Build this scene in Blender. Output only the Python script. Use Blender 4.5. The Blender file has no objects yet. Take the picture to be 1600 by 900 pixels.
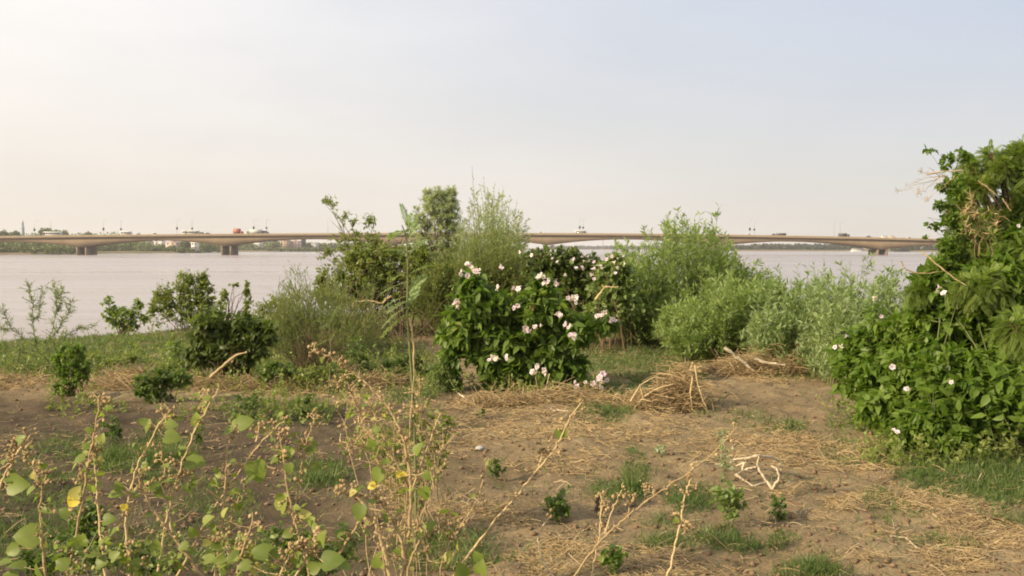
import bpy, math
import numpy as np
from mathutils import Vector

rng = np.random.default_rng(11)
SC = bpy.context.scene
COL = SC.collection
RAD = math.radians

# ------------------------------------------------------------------ camera
CAM_Z = 1.70                       # eye height over the river bank
WATER_Z = -2.30
FPX = 1570.0                       # focal length in pixels of a 1600 px wide picture
PITCH = math.atan(62.0 / FPX)
cam_d = bpy.data.cameras.new("camera")
cam = bpy.data.objects.new("camera", cam_d)
COL.objects.link(cam)
cam_d.sensor_width = 36.0
cam_d.lens = 36.0 * FPX / 1600.0
cam_d.clip_start = 0.05
cam_d.clip_end = 20000.0
cam.location = (0, 0, CAM_Z)
cam.rotation_euler = (math.pi / 2 - PITCH, 0, 0)
SC.camera = cam

# ------------------------------------------------------------------ light
SUN_EL, SUN_AZ = RAD(25.0), RAD(-120.0)          # azimuth measured from the view direction, clockwise
sun_vec = Vector((math.sin(SUN_AZ) * math.cos(SUN_EL), math.cos(SUN_AZ) * math.cos(SUN_EL), math.sin(SUN_EL)))
sl = bpy.data.lights.new("sun", 'SUN')
sl.energy = 5.0
sl.angle = RAD(0.9)
sl.color = (1.0, 0.82, 0.56)
so = bpy.data.objects.new("sun", sl)
COL.objects.link(so)
so.rotation_euler = sun_vec.to_track_quat('Z', 'Y').to_euler()
so.location = (-30, 0, 30)

world = bpy.data.worlds.new("World")
SC.world = world
world.use_nodes = True
wn, wl = world.node_tree.nodes, world.node_tree.links
wn.clear()
w_out = wn.new('ShaderNodeOutputWorld')
w_bg = wn.new('ShaderNodeBackground')
w_bg.inputs['Strength'].default_value = 0.090
sky = wn.new('ShaderNodeTexSky')
sky.sky_type = 'NISHITA'
sky.sun_disc = False
sky.sun_elevation = SUN_EL
sky.sun_rotation = SUN_AZ
sky.altitude = 380
sky.air_density = 1.0
sky.dust_density = 4.0
sky.ozone_density = 2.0
# bright dusty veil: paler towards the sun, warm near the horizon, thinner and bluer away from the sun
w_tc = wn.new('ShaderNodeTexCoord')
w_dot = wn.new('ShaderNodeVectorMath')
w_dot.operation = 'DOT_PRODUCT'
w_dot.inputs[1].default_value = sun_vec
w_t = wn.new('ShaderNodeMapRange')
w_t.inputs['From Min'].default_value = -0.72
w_t.inputs['From Max'].default_value = 0.02
w_sep = wn.new('ShaderNodeSeparateXYZ')
w_z = wn.new('ShaderNodeMapRange')
w_z.interpolation_type = 'SMOOTHSTEP'
w_z.inputs['From Min'].default_value = -0.02
w_z.inputs['From Max'].default_value = 0.27


def w_mixnode(a, b):
    m_ = wn.new('ShaderNodeMix')
    m_.data_type = 'RGBA'
    for k_, c_ in ((6, a), (7, b)):
        if c_ is not None:
            m_.inputs[k_].default_value = (*c_, 1)
    return m_


w_high = w_mixnode((4.5, 5.1, 6.2), (8.85, 8.45, 8.05))
w_low = w_mixnode((6.9, 6.5, 5.9), (8.2, 7.4, 6.5))
w_veil = w_mixnode(None, None)
w_map = wn.new('ShaderNodeMapping')
w_map.inputs['Scale'].default_value = (1.2, 1.2, 4.5)
w_map.inputs['Location'].default_value = (0.7, 0.2, 0.0)
w_no = wn.new('ShaderNodeTexNoise')
w_no.inputs['Scale'].default_value = 1.7
w_no.inputs['Detail'].default_value = 5.0
w_no.inputs['Roughness'].default_value = 0.55
w_rmp = wn.new('ShaderNodeMapRange')
w_rmp.inputs['From Min'].default_value = 0.3
w_rmp.inputs['From Max'].default_value = 0.72
w_rmp.inputs['To Min'].default_value = 0.74
w_rmp.inputs['To Max'].default_value = 0.92
w_mix = w_mixnode(None, None)
wl.new(w_tc.outputs['Generated'], w_dot.inputs[0])
wl.new(w_dot.outputs['Value'], w_t.inputs['Value'])
wl.new(w_tc.outputs['Generated'], w_sep.inputs['Vector'])
wl.new(w_sep.outputs['Z'], w_z.inputs['Value'])
wl.new(w_t.outputs['Result'], w_high.inputs[0])
wl.new(w_t.outputs['Result'], w_low.inputs[0])
wl.new(w_z.outputs['Result'], w_veil.inputs[0])
wl.new(w_low.outputs[2], w_veil.inputs[6])
wl.new(w_high.outputs[2], w_veil.inputs[7])
wl.new(w_tc.outputs['Generated'], w_map.inputs['Vector'])
wl.new(w_map.outputs['Vector'], w_no.inputs['Vector'])
wl.new(w_no.outputs['Fac'], w_rmp.inputs['Value'])
wl.new(w_rmp.outputs['Result'], w_mix.inputs[0])
wl.new(sky.outputs['Color'], w_mix.inputs[6])
wl.new(w_veil.outputs[2], w_mix.inputs[7])
wl.new(w_mix.outputs[2], w_bg.inputs['Color'])
wl.new(w_bg.outputs['Background'], w_out.inputs['Surface'])

SC.view_settings.view_transform = 'Standard'
SC.view_settings.look = 'None'
SC.view_settings.gamma = 1.0
SC.view_settings.exposure = 0.52
SC.view_settings.use_curve_mapping = False
SC.render.engine = 'CYCLES'
SC.cycles.max_bounces = 6
SC.cycles.diffuse_bounces = 3
SC.cycles.glossy_bounces = 2
SC.cycles.transmission_bounces = 3
SC.cycles.volume_bounces = 1
SC.cycles.transparent_max_bounces = 4
SC.cycles.caustics_reflective = False
SC.cycles.caustics_refractive = False
SC.cycles.use_denoising = True
SC.cycles.filter_width = 1.9
SC.render.use_persistent_data = False

# ------------------------------------------------------------------ pixel <-> world (measuring the photograph)
cp, sp = math.cos(PITCH), math.sin(PITCH)


def pix(px, py, Y):
    """point at world distance Y seen at photo pixel (px, py)"""
    px, py, Y = np.broadcast_arrays(np.asarray(px, float), np.asarray(py, float), np.asarray(Y, float))
    u, v = (px - 800) / FPX, (450 - py) / FPX
    dy, dz = cp + v * sp, -sp + v * cp
    t = Y / dy
    return np.stack([u * t, Y, CAM_Z + dz * t], -1)


def gnd(px, py, z=0.0):
    u, v = (px - 800) / FPX, (450 - py) / FPX
    dy, dz = cp + v * sp, -sp + v * cp
    t = (z - CAM_Z) / dz
    return np.array([u * t, dy * t, z])


def proj(P):
    x, y, z = P[..., 0], P[..., 1], P[..., 2] - CAM_Z
    d = np.maximum(y * cp - z * sp, 0.05)
    v = (y * sp + z * cp) / d
    return 800 + FPX * x / d, 450 - FPX * v


# ------------------------------------------------------------------ numpy noise
_lat = np.random.default_rng(3).random((64, 64, 64)).astype(np.float32)


def vnoise(P, s=1.0, seed=0):
    P = np.asarray(P, float) * s + seed * 7.31
    if P.shape[-1] == 2:
        P = np.concatenate([P, np.full(P.shape[:-1] + (1,), seed * 1.7)], -1)
    i = np.floor(P).astype(int)
    f = P - i
    f = f * f * (3 - 2 * f)
    i %= 64
    j = (i + 1) % 64
    x0, y0, z0 = i[..., 0], i[..., 1], i[..., 2]
    x1, y1, z1 = j[..., 0], j[..., 1], j[..., 2]
    fx, fy, fz = f[..., 0], f[..., 1], f[..., 2]
    a = _lat[x0, y0, z0] * (1 - fx) + _lat[x1, y0, z0] * fx
    b = _lat[x0, y1, z0] * (1 - fx) + _lat[x1, y1, z0] * fx
    c = _lat[x0, y0, z1] * (1 - fx) + _lat[x1, y0, z1] * fx
    d = _lat[x0, y1, z1] * (1 - fx) + _lat[x1, y1, z1] * fx
    return (a * (1 - fy) + b * fy) * (1 - fz) + (c * (1 - fy) + d * fy) * fz


def unit(v):
    return v / np.maximum(np.linalg.norm(v, axis=-1, keepdims=True), 1e-9)


def rand_dirs(n):
    return unit(rng.normal(size=(n, 3)))


# ------------------------------------------------------------------ mesh building
class MB:
    def __init__(self):
        self.v, self.q, self.t, self.c, self.n = [], [], [], [], 0

    def add(self, v, q=None, t=None, c=0.5):
        v = np.asarray(v, np.float32).reshape(-1, 3)
        if q is not None and len(q):
            self.q.append(np.asarray(q, np.int32).reshape(-1, 4) + self.n)
        if t is not None and len(t):
            self.t.append(np.asarray(t, np.int32).reshape(-1, 3) + self.n)
        self.v.append(v)
        self.c.append(np.broadcast_to(np.asarray(c, np.float32), (len(v),)))
        self.n += len(v)

    def box(self, x0, x1, y0, y1, z0, z1, c=0.5):
        v = [(x, y, z) for z in (z0, z1) for y in (y0, y1) for x in (x0, x1)]
        self.add(v, [(0, 2, 3, 1), (4, 5, 7, 6), (0, 1, 5, 4), (2, 6, 7, 3), (0, 4, 6, 2), (1, 3, 7, 5)], None, c)

    def build(self, name, mat, parent=None, smooth=False, loc=None):
        me = bpy.data.meshes.new(name)
        v = np.concatenate(self.v) if self.v else np.zeros((0, 3), np.float32)
        q = np.concatenate(self.q) if self.q else np.zeros((0, 4), np.int32)
        t = np.concatenate(self.t) if self.t else np.zeros((0, 3), np.int32)
        if parent is not None and loc is None:
            v = v - np.array(parent.location, np.float32)
        elif loc is not None:
            v = v - np.asarray(loc, np.float32)
        me.vertices.add(len(v))
        me.vertices.foreach_set('co', v.ravel().astype(np.float32))
        nl = q.size + t.size
        me.loops.add(nl)
        me.loops.foreach_set('vertex_index', np.concatenate([q.ravel(), t.ravel()]).astype(np.int32))
        me.polygons.add(len(q) + len(t))
        ls = np.concatenate([np.arange(len(q)) * 4, q.size + np.arange(len(t)) * 3]).astype(np.int32)
        me.polygons.foreach_set('loop_start', ls)
        if smooth:
            me.polygons.foreach_set('use_smooth', np.ones(len(ls), bool))
        me.update(calc_edges=True)
        at = me.attributes.new('tint', 'FLOAT', 'POINT')
        at.data.foreach_set('value', np.concatenate(self.c).astype(np.float32) if self.c else np.zeros(0, np.float32))
        me.materials.append(mat)
        o = bpy.data.objects.new(name, me)
        COL.objects.link(o)
        if parent is not None:
            o.parent = parent
        elif loc is not None:
            o.location = loc
        return o


def thing(name, label, cat, loc, group=None):
    o = bpy.data.objects.new(name, None)
    COL.objects.link(o)
    o.empty_display_size = 0.1
    o.location = tuple(float(a) for a in loc)
    tag(o, label, cat, group)
    return o


def tag(o, label=None, cat=None, group=None, kind=None):
    if label:
        o['label'] = label
    if cat:
        o['category'] = cat
    if group:
        o['group'] = group
    if kind:
        o['kind'] = kind
    return o


def frames(T):
    up = np.zeros_like(T)
    up[..., 2] = 1
    alt = np.zeros_like(T)
    alt[..., 0] = 1
    up = np.where(np.abs(T[..., 2:3]) > 0.9, alt, up)
    A = unit(np.cross(T, up))
    B = np.cross(T, A)
    return A, B


def tubes(mb, P, R, sides=4, c=0.5):
    """P (n,m,3) polylines, R (n,m) or (m,) radii"""
    P = np.asarray(P, float)
    if P.ndim == 2:
        P = P[None]
    n, m, _ = P.shape
    if n == 0:
        return
    R = np.broadcast_to(np.asarray(R, float), (n, m))
    T = np.empty_like(P)
    T[:, 1:-1] = P[:, 2:] - P[:, :-2]
    T[:, 0] = P[:, 1] - P[:, 0]
    T[:, -1] = P[:, -1] - P[:, -2]
    T = unit(T)
    A, B = frames(unit(P[:, -1] - P[:, 0] + 1e-6))
    A = np.repeat(A[:, None], m, 1)
    A = unit(A - T * (A * T).sum(-1, keepdims=True))
    B = np.cross(T, A)
    ang = np.arange(sides) * 2 * math.pi / sides
    V = P[:, :, None] + R[:, :, None, None] * (A[:, :, None] * np.cos(ang)[None, None, :, None] + B[:, :, None] * np.sin(ang)[None, None, :, None])
    idx = np.arange(n * m * sides).reshape(n, m, sides)
    a, b = idx[:, :-1], idx[:, 1:]
    Q = np.stack([a, np.roll(a, -1, 2), np.roll(b, -1, 2), b], -1).reshape(-1, 4)
    if np.ndim(c) == 1:
        c = np.repeat(np.asarray(c), m * sides)
    mb.add(V.reshape(-1, 3), Q, None, c)


LEAF = {
    'ovate': (np.array([(0, 0, 0), (-.5, .28, .10), (0, .32, 0), (.5, .28, .10), (-.36, .66, .02), (0, .68, -.06), (.36, .66, .02), (0, 1, -.26)], float),
              [(1, 2, 5, 4), (2, 3, 6, 5)], [(0, 2, 1), (0, 3, 2), (4, 5, 7), (5, 6, 7)]),
    'lance': (np.array([(0, 0, 0), (-.5, .42, .12), (0, 1, -.08), (.5, .42, .12)], float), [], [(0, 2, 1), (0, 3, 2)]),
    'rhomb': (np.array([(0, 0, 0), (-.5, .5, .06), (0, 1, -.05), (.5, .5, .06)], float), [(0, 3, 2, 1)], []),
    'blade': (np.array([(-.5, 0, 0), (.5, 0, 0), (-.4, .5, .10), (.4, .5, .10), (0, 1, -.05)], float), [(0, 1, 3, 2)], [(2, 3, 4)]),
    'heart': (np.array([(0, 0, 0), (-.22, -.12, .05), (-.5, .08, .16), (-.52, .38, .17), (-.30, .74, .05), (0, 1.0, -.14), (.30, .74, .05), (.52, .38, .17),
                        (.5, .08, .16), (.22, -.12, .05), (0, .35, .0), (0, .7, -.03)], float),
              [(10, 11, 4, 3), (10, 7, 6, 11)], [(0, 2, 1), (0, 9, 8), (0, 10, 2), (0, 8, 10), (2, 10, 3), (8, 7, 10), (11, 5, 4), (11, 6, 5)]),
}


def leaves(mb, P, D, N, L, W, shape='ovate', c=None):
    P, D, N = (np.asarray(a, float).reshape(-1, 3) for a in (P, D, N))
    n = len(P)
    if n == 0:
        return
    D = unit(D)
    X = unit(np.cross(D, N))
    N = np.cross(X, D)
    T, q, t = LEAF[shape]
    k = len(T)
    L = np.broadcast_to(np.asarray(L, float), (n,))
    W = np.broadcast_to(np.asarray(W, float), (n,))
    V = P[:, None] + X[:, None] * (T[None, :, 0:1] * W[:, None, None]) + D[:, None] * (T[None, :, 1:2] * L[:, None, None]) + N[:, None] * (T[None, :, 2:3] * W[:, None, None])
    off = (np.arange(n) * k)[:, None, None]
    Q = (np.array(q)[None] + off).reshape(-1, 4) if len(q) else None
    Tt = (np.array(t)[None] + off).reshape(-1, 3) if len(t) else None
    if c is None:
        c = rng.random(n)
    mb.add(V.reshape(-1, 3), Q, Tt, np.repeat(np.broadcast_to(c, (n,)), k))


def bez(a, b, c, m):
    """quadratic curves, a b c (n,3) -> (n,m,3)"""
    t = np.linspace(0, 1, m)[None, :, None]
    return a[:, None] * (1 - t) ** 2 + 2 * b[:, None] * t * (1 - t) + c[:, None] * t * t


def along(P, t):
    """points and tangents on polylines P (n,m,3) at t (n,k)"""
    n, m, _ = P.shape
    s = np.clip(t, 0, 0.9999) * (m - 1)
    i = s.astype(int)
    f = (s - i)[..., None]
    r = np.arange(n)[:, None]
    a, b = P[r, i], P[r, i + 1]
    return a * (1 - f) + b * f, unit(b - a)


# ------------------------------------------------------------------ materials
def nodes(name):
    m = bpy.data.materials.new(name)
    m.use_nodes = True
    nt = m.node_tree
    nt.nodes.clear()
    out = nt.nodes.new('ShaderNodeOutputMaterial')
    return m, nt, nt.nodes, nt.links, out


def ramp(nt, cols):
    r = nt.nodes.new('ShaderNodeValToRGB')
    e = r.color_ramp.elements
    while len(e) > 1:
        e.remove(e[-1])
    e[0].position = cols[0][0]
    e[0].color = (*cols[0][1], 1)
    for p, c in cols[1:]:
        k = e.new(p)
        k.color = (*c, 1)
    return r


def leaf_mat(name, a, b, c=None, trans=0.30, rough=0.48, spec=0.35, nscale=9.0):
    """leaf surface: each leaf has its own tint between a and b (c: the few odd ones)"""
    m, nt, N, L, out = nodes(name)
    at = N.new('ShaderNodeAttribute')
    at.attribute_name = 'tint'
    cols = [(0.0, a), (0.8, b)] + ([(0.93, b), (0.96, c), (1.0, c)] if c else [])
    r = ramp(nt, cols)
    L.new(at.outputs['Fac'], r.inputs['Fac'])
    no = N.new('ShaderNodeTexNoise')
    no.inputs['Scale'].default_value = nscale
    no.inputs['Detail'].default_value = 3
    tc = N.new('ShaderNodeTexCoord')
    L.new(tc.outputs['Object'], no.inputs['Vector'])
    mr = N.new('ShaderNodeMapRange')
    mr.inputs['To Min'].default_value = 0.72
    mr.inputs['To Max'].default_value = 1.28
    L.new(no.outputs['Fac'], mr.inputs['Value'])
    mx = N.new('ShaderNodeVectorMath')
    mx.operation = 'SCALE'
    L.new(r.outputs['Color'], mx.inputs[0])
    L.new(mr.outputs['Result'], mx.inputs['Scale'])
    p = N.new('ShaderNodeBsdfPrincipled')
    p.inputs['Roughness'].default_value = rough
    p.inputs['Specular IOR Level'].default_value = spec
    L.new(mx.outputs['Vector'], p.inputs['Base Color'])
    tr = N.new('ShaderNodeBsdfTranslucent')
    sc = N.new('ShaderNodeVectorMath')
    sc.operation = 'MULTIPLY'
    sc.inputs[1].default_value = (1.9, 2.1, 0.9)
    L.new(mx.outputs['Vector'], sc.inputs[0])
    L.new(sc.outputs['Vector'], tr.inputs['Color'])
    ms = N.new('ShaderNodeMixShader')
    ms.inputs['Fac'].default_value = trans
    L.new(p.outputs['BSDF'], ms.inputs[1])
    L.new(tr.outputs['BSDF'], ms.inputs[2])
    L.new(ms.outputs['Shader'], out.inputs['Surface'])
    return m


def solid_mat(name, a, b=None, rough=0.8, spec=0.2, scale=6.0, bump=0.0, metallic=0.0, tint=False):
    m, nt, N, L, out = nodes(name)
    p = N.new('ShaderNodeBsdfPrincipled')
    p.inputs['Roughness'].default_value = rough
    p.inputs['Specular IOR Level'].default_value = spec
    p.inputs['Metallic'].default_value = metallic
    tc = N.new('ShaderNodeTexCoord')
    no = N.new('ShaderNodeTexNoise')
    no.inputs['Scale'].default_value = scale
    no.inputs['Detail'].default_value = 5
    L.new(tc.outputs['Object'], no.inputs['Vector'])
    r = ramp(nt, [(0.3, a), (0.7, b or tuple(x * 0.8 for x in a))])
    if tint:
        at = N.new('ShaderNodeAttribute')
        at.attribute_name = 'tint'
        ad = N.new('ShaderNodeMix')
        ad.inputs[0].default_value = 0.7
        L.new(no.outputs['Fac'], ad.inputs[2])
        L.new(at.outputs['Fac'], ad.inputs[3])
        L.new(ad.outputs[0], r.inputs['Fac'])
    else:
        L.new(no.outputs['Fac'], r.inputs['Fac'])
    L.new(r.outputs['Color'], p.inputs['Base Color'])
    if bump:
        bp = N.new('ShaderNodeBump')
        bp.inputs['Strength'].default_value = bump
        bp.inputs['Distance'].default_value = 0.02
        L.new(no.outputs['Fac'], bp.inputs['Height'])
        L.new(bp.outputs['Normal'], p.inputs['Normal'])
    L.new(p.outputs['BSDF'], out.inputs['Surface'])
    return m


M = dict(
    broad=leaf_mat('broad_leaf', (.060, .115, .016), (.140, .205, .036), (.28, .26, .08), 0.38),
    bright=leaf_mat('bright_leaf', (.060, .118, .012), (.150, .220, .034), (.30, .29, .09), 0.38),
    dark=leaf_mat('dark_leaf', (.058, .086, .019), (.112, .146, .038), (.24, .25, .12), 0.30),
    pale=leaf_mat('pale_leaf', (.135, .190, .050), (.23, .28, .10), (.34, .37, .18), 0.34),
    grey=leaf_mat('greygreen_leaf', (.25, .28, .18), (.37, .40, .28), (.42, .44, .34), 0.40),
    reed=leaf_mat('reedy_leaf', (.122, .172, .046), (.225, .285, .095), (.31, .34, .15), 0.38),
    reedpale=leaf_mat('reedy_pale_leaf', (.15, .21, .085), (.25, .31, .14), (.33, .36, .20), 0.34),
    olive=leaf_mat('olive_leaf', (.125, .155, .034), (.220, .255, .070), (.31, .28, .11), 0.36),
    feather=leaf_mat('feathery_leaf', (.125, .155, .040), (.215, .240, .075), (.33, .25, .12), 0.34),
    frond=leaf_mat('frond_leaf', (.125, .185, .036), (.22, .275, .075), None, 0.40),
    palefrond=leaf_mat('pale_frond_leaf', (.15, .23, .085), (.24, .32, .13), None, 0.34),
    mallow=leaf_mat('mallow_leaf', (.125, .17, .034), (.225, .265, .062), (.38, .35, .12), 0.38, nscale=30),
    yellow=leaf_mat('yellow_leaf', (.55, .42, .05), (.62, .50, .08), None, 0.40, nscale=30),
    lowgreen=leaf_mat('low_leaf', (.065, .105, .022), (.115, .165, .038), (.20, .22, .07), 0.32),
    grass=leaf_mat('grass_blade', (.062, .105, .028), (.115, .155, .045), (.26, .23, .10), 0.26),
    far=leaf_mat('far_foliage', (.080, .115, .030), (.150, .175, .055), None, 0.10, nscale=0.15),
    fardark=leaf_mat('distant_foliage', (.030, .045, .024), (.060, .075, .035), None, 0.05, nscale=0.15),
    straw=leaf_mat('dry_straw', (.27, .19, .095), (.47, .35, .19), (.60, .48, .30), 0.12, rough=0.7, spec=0.15),
    stem=solid_mat('green_stem', (.17, .19, .075), (.11, .13, .05), 0.6, 0.25, 20),
    wood=solid_mat('brown_twig', (.16, .11, .065), (.10, .07, .042), 0.85, 0.1, 40, bump=0.6, tint=True),
    drystem=solid_mat('dry_stem', (.52, .40, .22), (.34, .25, .13), 0.8, 0.15, 45, bump=0.6, tint=True),
    whitewood=solid_mat('bleached_wood', (.62, .54, .40), (.36, .28, .18), 0.85, 0.1, 45, bump=0.6),
    seed=solid_mat('dry_seed_head', (.46, .34, .18), (.31, .22, .11), 0.85, 0.1, 40, bump=0.4, tint=True),
    petal=leaf_mat('lilac_petal', (.56, .44, .57), (.77, .68, .76), None, 0.35, 0.6, 0.2, 40),
    throat=leaf_mat('purple_throat', (.42, .25, .40), (.48, .30, .44), None, 0.2, 0.6, 0.2, 40),
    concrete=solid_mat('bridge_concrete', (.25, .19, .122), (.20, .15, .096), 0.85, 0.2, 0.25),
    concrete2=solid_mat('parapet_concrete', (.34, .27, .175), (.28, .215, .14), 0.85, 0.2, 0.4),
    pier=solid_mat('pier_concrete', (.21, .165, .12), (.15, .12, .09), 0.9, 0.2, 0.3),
    asphalt=solid_mat('bridge_asphalt', (.06, .06, .06), (.05, .05, .05), 0.9, 0.2, 2),
    white=solid_mat('white_paint', (.60, .59, .56), (.54, .53, .50), 0.35, 0.5, 1),
    silver=solid_mat('silver_paint', (.50, .49, .47), (.44, .43, .42), 0.35, 0.5, 1),
    darkpaint=solid_mat('dark_paint', (.10, .09, .09), (.07, .065, .065), 0.35, 0.5, 1),
    red=solid_mat('red_paint', (.36, .12, .08), (.31, .10, .07), 0.5, 0.4, 1),
    beige=solid_mat('beige_paint', (.58, .48, .34), (.50, .41, .29), 0.45, 0.4, 1),
    glass=solid_mat('dark_window_glass', (.04, .045, .05), (.03, .034, .04), 0.1, 0.5, 1),
    rubber=solid_mat('tyre_rubber', (.03, .03, .03), (.025, .025, .025), 0.9, 0.1, 1),
    steel=solid_mat('galvanised_steel', (.34, .34, .33), (.28, .28, .27), 0.5, 0.5, 2, metallic=0.4),
    banner=solid_mat('dark_banner', (.05, .055, .05), (.035, .04, .035), 0.8, 0.1, 1),
    wallwhite=solid_mat('white_plaster', (.66, .64, .60), (.56, .54, .50), 0.9, 0.1, 0.5),
    wallbrown=solid_mat('brown_plaster', (.40, .30, .22), (.33, .245, .175), 0.9, 0.1, 0.5),
    wallpink=solid_mat('pinkish_plaster', (.52, .40, .34), (.44, .335, .285), 0.9, 0.1, 0.5),
    wallgrey=solid_mat('grey_plaster', (.42, .42, .42), (.35, .35, .35), 0.9, 0.1, 0.5),
    minaret=solid_mat('minaret_stone', (.36, .40, .46), (.30, .34, .40), 0.8, 0.2, 0.3),
    clod=solid_mat('soil_clod', (.22, .15, .095), (.14, .095, .06), 0.95, 0.05, 30, bump=0.5),
    stone=solid_mat('pale_stone', (.36, .35, .34), (.28, .27, .26), 0.8, 0.2, 20, bump=0.4),
)

# ------------------------------------------------------------------ terrain
EX = np.array([-400, -60, -20, -12, -9.2, -6.7, -4.5, -2, 0, 2, 3.6, 5, 6.5, 9, 14, 30, 80, 400], float)
EY = np.array([6, 8, 12, 16.2, 18.3, 21.5, 26, 28.5, 29.5, 28.5, 26.5, 21, 18.5, 17.5, 17.5, 18, 20, 24], float)


def height(x, y):
    x, y = np.asarray(x, float), np.asarray(y, float)
    p = np.stack([x, y], -1)
    h = (vnoise(p, 0.28, 1) - 0.5) * 0.16 + (vnoise(p, 1.1, 2) - 0.5) * 0.07 + (vnoise(p, 3.2, 3) - 0.5) * 0.035
    near = np.clip((34 - y) / 10, 0, 1) * np.clip((30 - np.abs(x)) / 10, 0, 1)
    h = h + near * ((vnoise(p, 6, 4) - 0.5) * 0.055 + (vnoise(p, 13, 5) - 0.5) * 0.042)
    # low mound of bare soil behind the flowering bush and a soil ridge in the middle
    h = h + 0.16 * np.exp(-(((x + 2.6) / 2.0) ** 2 + ((y - 22.0) / 2.6) ** 2))
    h = h + 0.09 * np.exp(-(((x - 0.5) / 2.4) ** 2 + ((y - 8.6) / 0.8) ** 2))
    e = y - np.interp(x, EX, EY) + (vnoise(p, 0.7, 6) - 0.5) * 0.8
    k = np.clip(e / 7.0, 0, 1)
    return h - 4.6 * k * k * (3 - 2 * k) - np.clip(e, 0, 1) * 0.12


def on(px, py):
    """ground point seen at a photo pixel"""
    p = gnd(px, py)
    for _ in range(6):
        p = gnd(px, py, float(height(p[0], p[1])))
    return p


def gcoord(lo, f0, f1, hi, fine, grow=1.18):
    a = list(np.arange(f0, f1, fine))
    s, x = fine, a[-1]
    while x < hi:
        s *= grow
        x += s
        a.append(x)
    s, x = fine, a[0]
    pre = []
    while x > lo:
        s *= grow
        x -= s
        pre.append(x)
    return np.array(pre[::-1] + a)


# where things grow or lie: soft ellipses measured in the photograph (cx, cy, rx, ry, amount)
GREEN = [(190, 548, 250, 26, 1.0), (60, 560, 90, 30, 0.9), (330, 530, 90, 22, 0.8), (480, 560, 90, 40, 0.8), (600, 565, 70, 38, 0.7), (560, 600, 60, 20, 0.5), (640, 500, 60, 12, 0.4), (985, 575, 110, 40, 0.9), (960, 603, 90, 16, 0.9), (1010, 517, 100, 16, 0.8), (1060, 560, 60, 30, 0.3), (250, 715, 45, 40, 0.41), (175, 715, 32, 26, 0.41), (500, 742, 45, 22, 0.41), (395, 645, 60, 22, 0.23), (480, 645, 45, 18, 0.27), (100, 700, 40, 20, 0.23), (992, 742, 20, 42, 0.41), (960, 770, 40, 16, 0.27), (1085, 780, 45, 20, 0.36), (1165, 845, 75, 20, 0.36), (1050, 850, 60, 14, 0.27), (945, 642, 42, 22, 0.36), (1100, 637, 26, 14, 0.23), (1225, 668, 36, 12, 0.32), (1170, 655, 40, 16, 0.18), (1320, 715, 40, 14, 0.18), (1400, 800, 40, 14, 0.18), (1420, 700, 120, 22, 0.23), (1550, 745, 130, 34, 1.0), (1590, 790, 60, 30, 0.7), (1270, 892, 60, 14, 0.36), (1370, 780, 30, 14, 0.18), (1040, 815, 40, 10, 0.23), (60, 760, 70, 40, 0.16), (340, 790, 60, 40, 0.16), (690, 855, 80, 40, 0.16), (120, 850, 160, 40, 0.18), (420, 880, 140, 30, 0.2), (640, 600, 60, 26, 0.6), (1240, 580, 60, 14, 0.4), (1330, 660, 40, 20, 0.18), (1480, 850, 60, 14, 0.14)]
STRAW = [(120, 598, 200, 14, .7), (430, 606, 220, 16, .9), (230, 590, 60, 16, .8), (600, 600, 90, 18, .7), (830, 632, 130, 18, 1.0), (900, 670, 170, 34, .55), (780, 690, 110, 36, .45),
         (870, 720, 130, 26, .4), (1045, 605, 80, 36, .9), (1190, 572, 100, 26, 1.0), (1000, 545, 130, 30, .35), (1350, 705, 220, 36, .8), (1250, 690, 120, 26, .5),
         (1420, 780, 200, 36, .5), (1150, 700, 90, 30, .4), (1480, 850, 160, 60, .45), (740, 840, 110, 50, .5), (850, 875, 110, 36, .5),
         (1000, 700, 130, 24, .3), (660, 790, 60, 60, .4), (940, 600, 60, 14, .6), (1000, 885, 160, 30, .25), (1500, 730, 120, 26, .6)]


def mask(P, blobs, seed):
    px, py = proj(P)
    w = 0.75 + 0.5 * (vnoise(P[..., :2], 1.3, seed))
    m = np.zeros(px.shape)
    for cx, cy, rx, ry, a in blobs:
        d = ((px - cx) / rx) ** 2 + ((py - cy) / ry) ** 2
        m = np.maximum(m, a * np.clip(1.5 - d * w, 0, 1))
    # ground outside the photograph's frame carries an average cover
    out = (py > 930) | (px < -60) | (px > 1660)
    return np.where(out, 0.30 * (vnoise(P[..., :2], 0.5, seed + 1) > .5), m)


gx = gcoord(-420, -12, 12, 420, 0.06)
gy = gcoord(-90, 3.4, 30, 70, 0.06)
X, Y = np.meshgrid(gx, gy)
Z = height(X, Y)
P = np.stack([X, Y, Z], -1)
nx, ny = len(gx), len(gy)
idx = np.arange(nx * ny).reshape(ny, nx)
mb = MB()
mb.add(P, np.stack([idx[:-1, :-1], idx[:-1, 1:], idx[1:, 1:], idx[1:, :-1]], -1))


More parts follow.
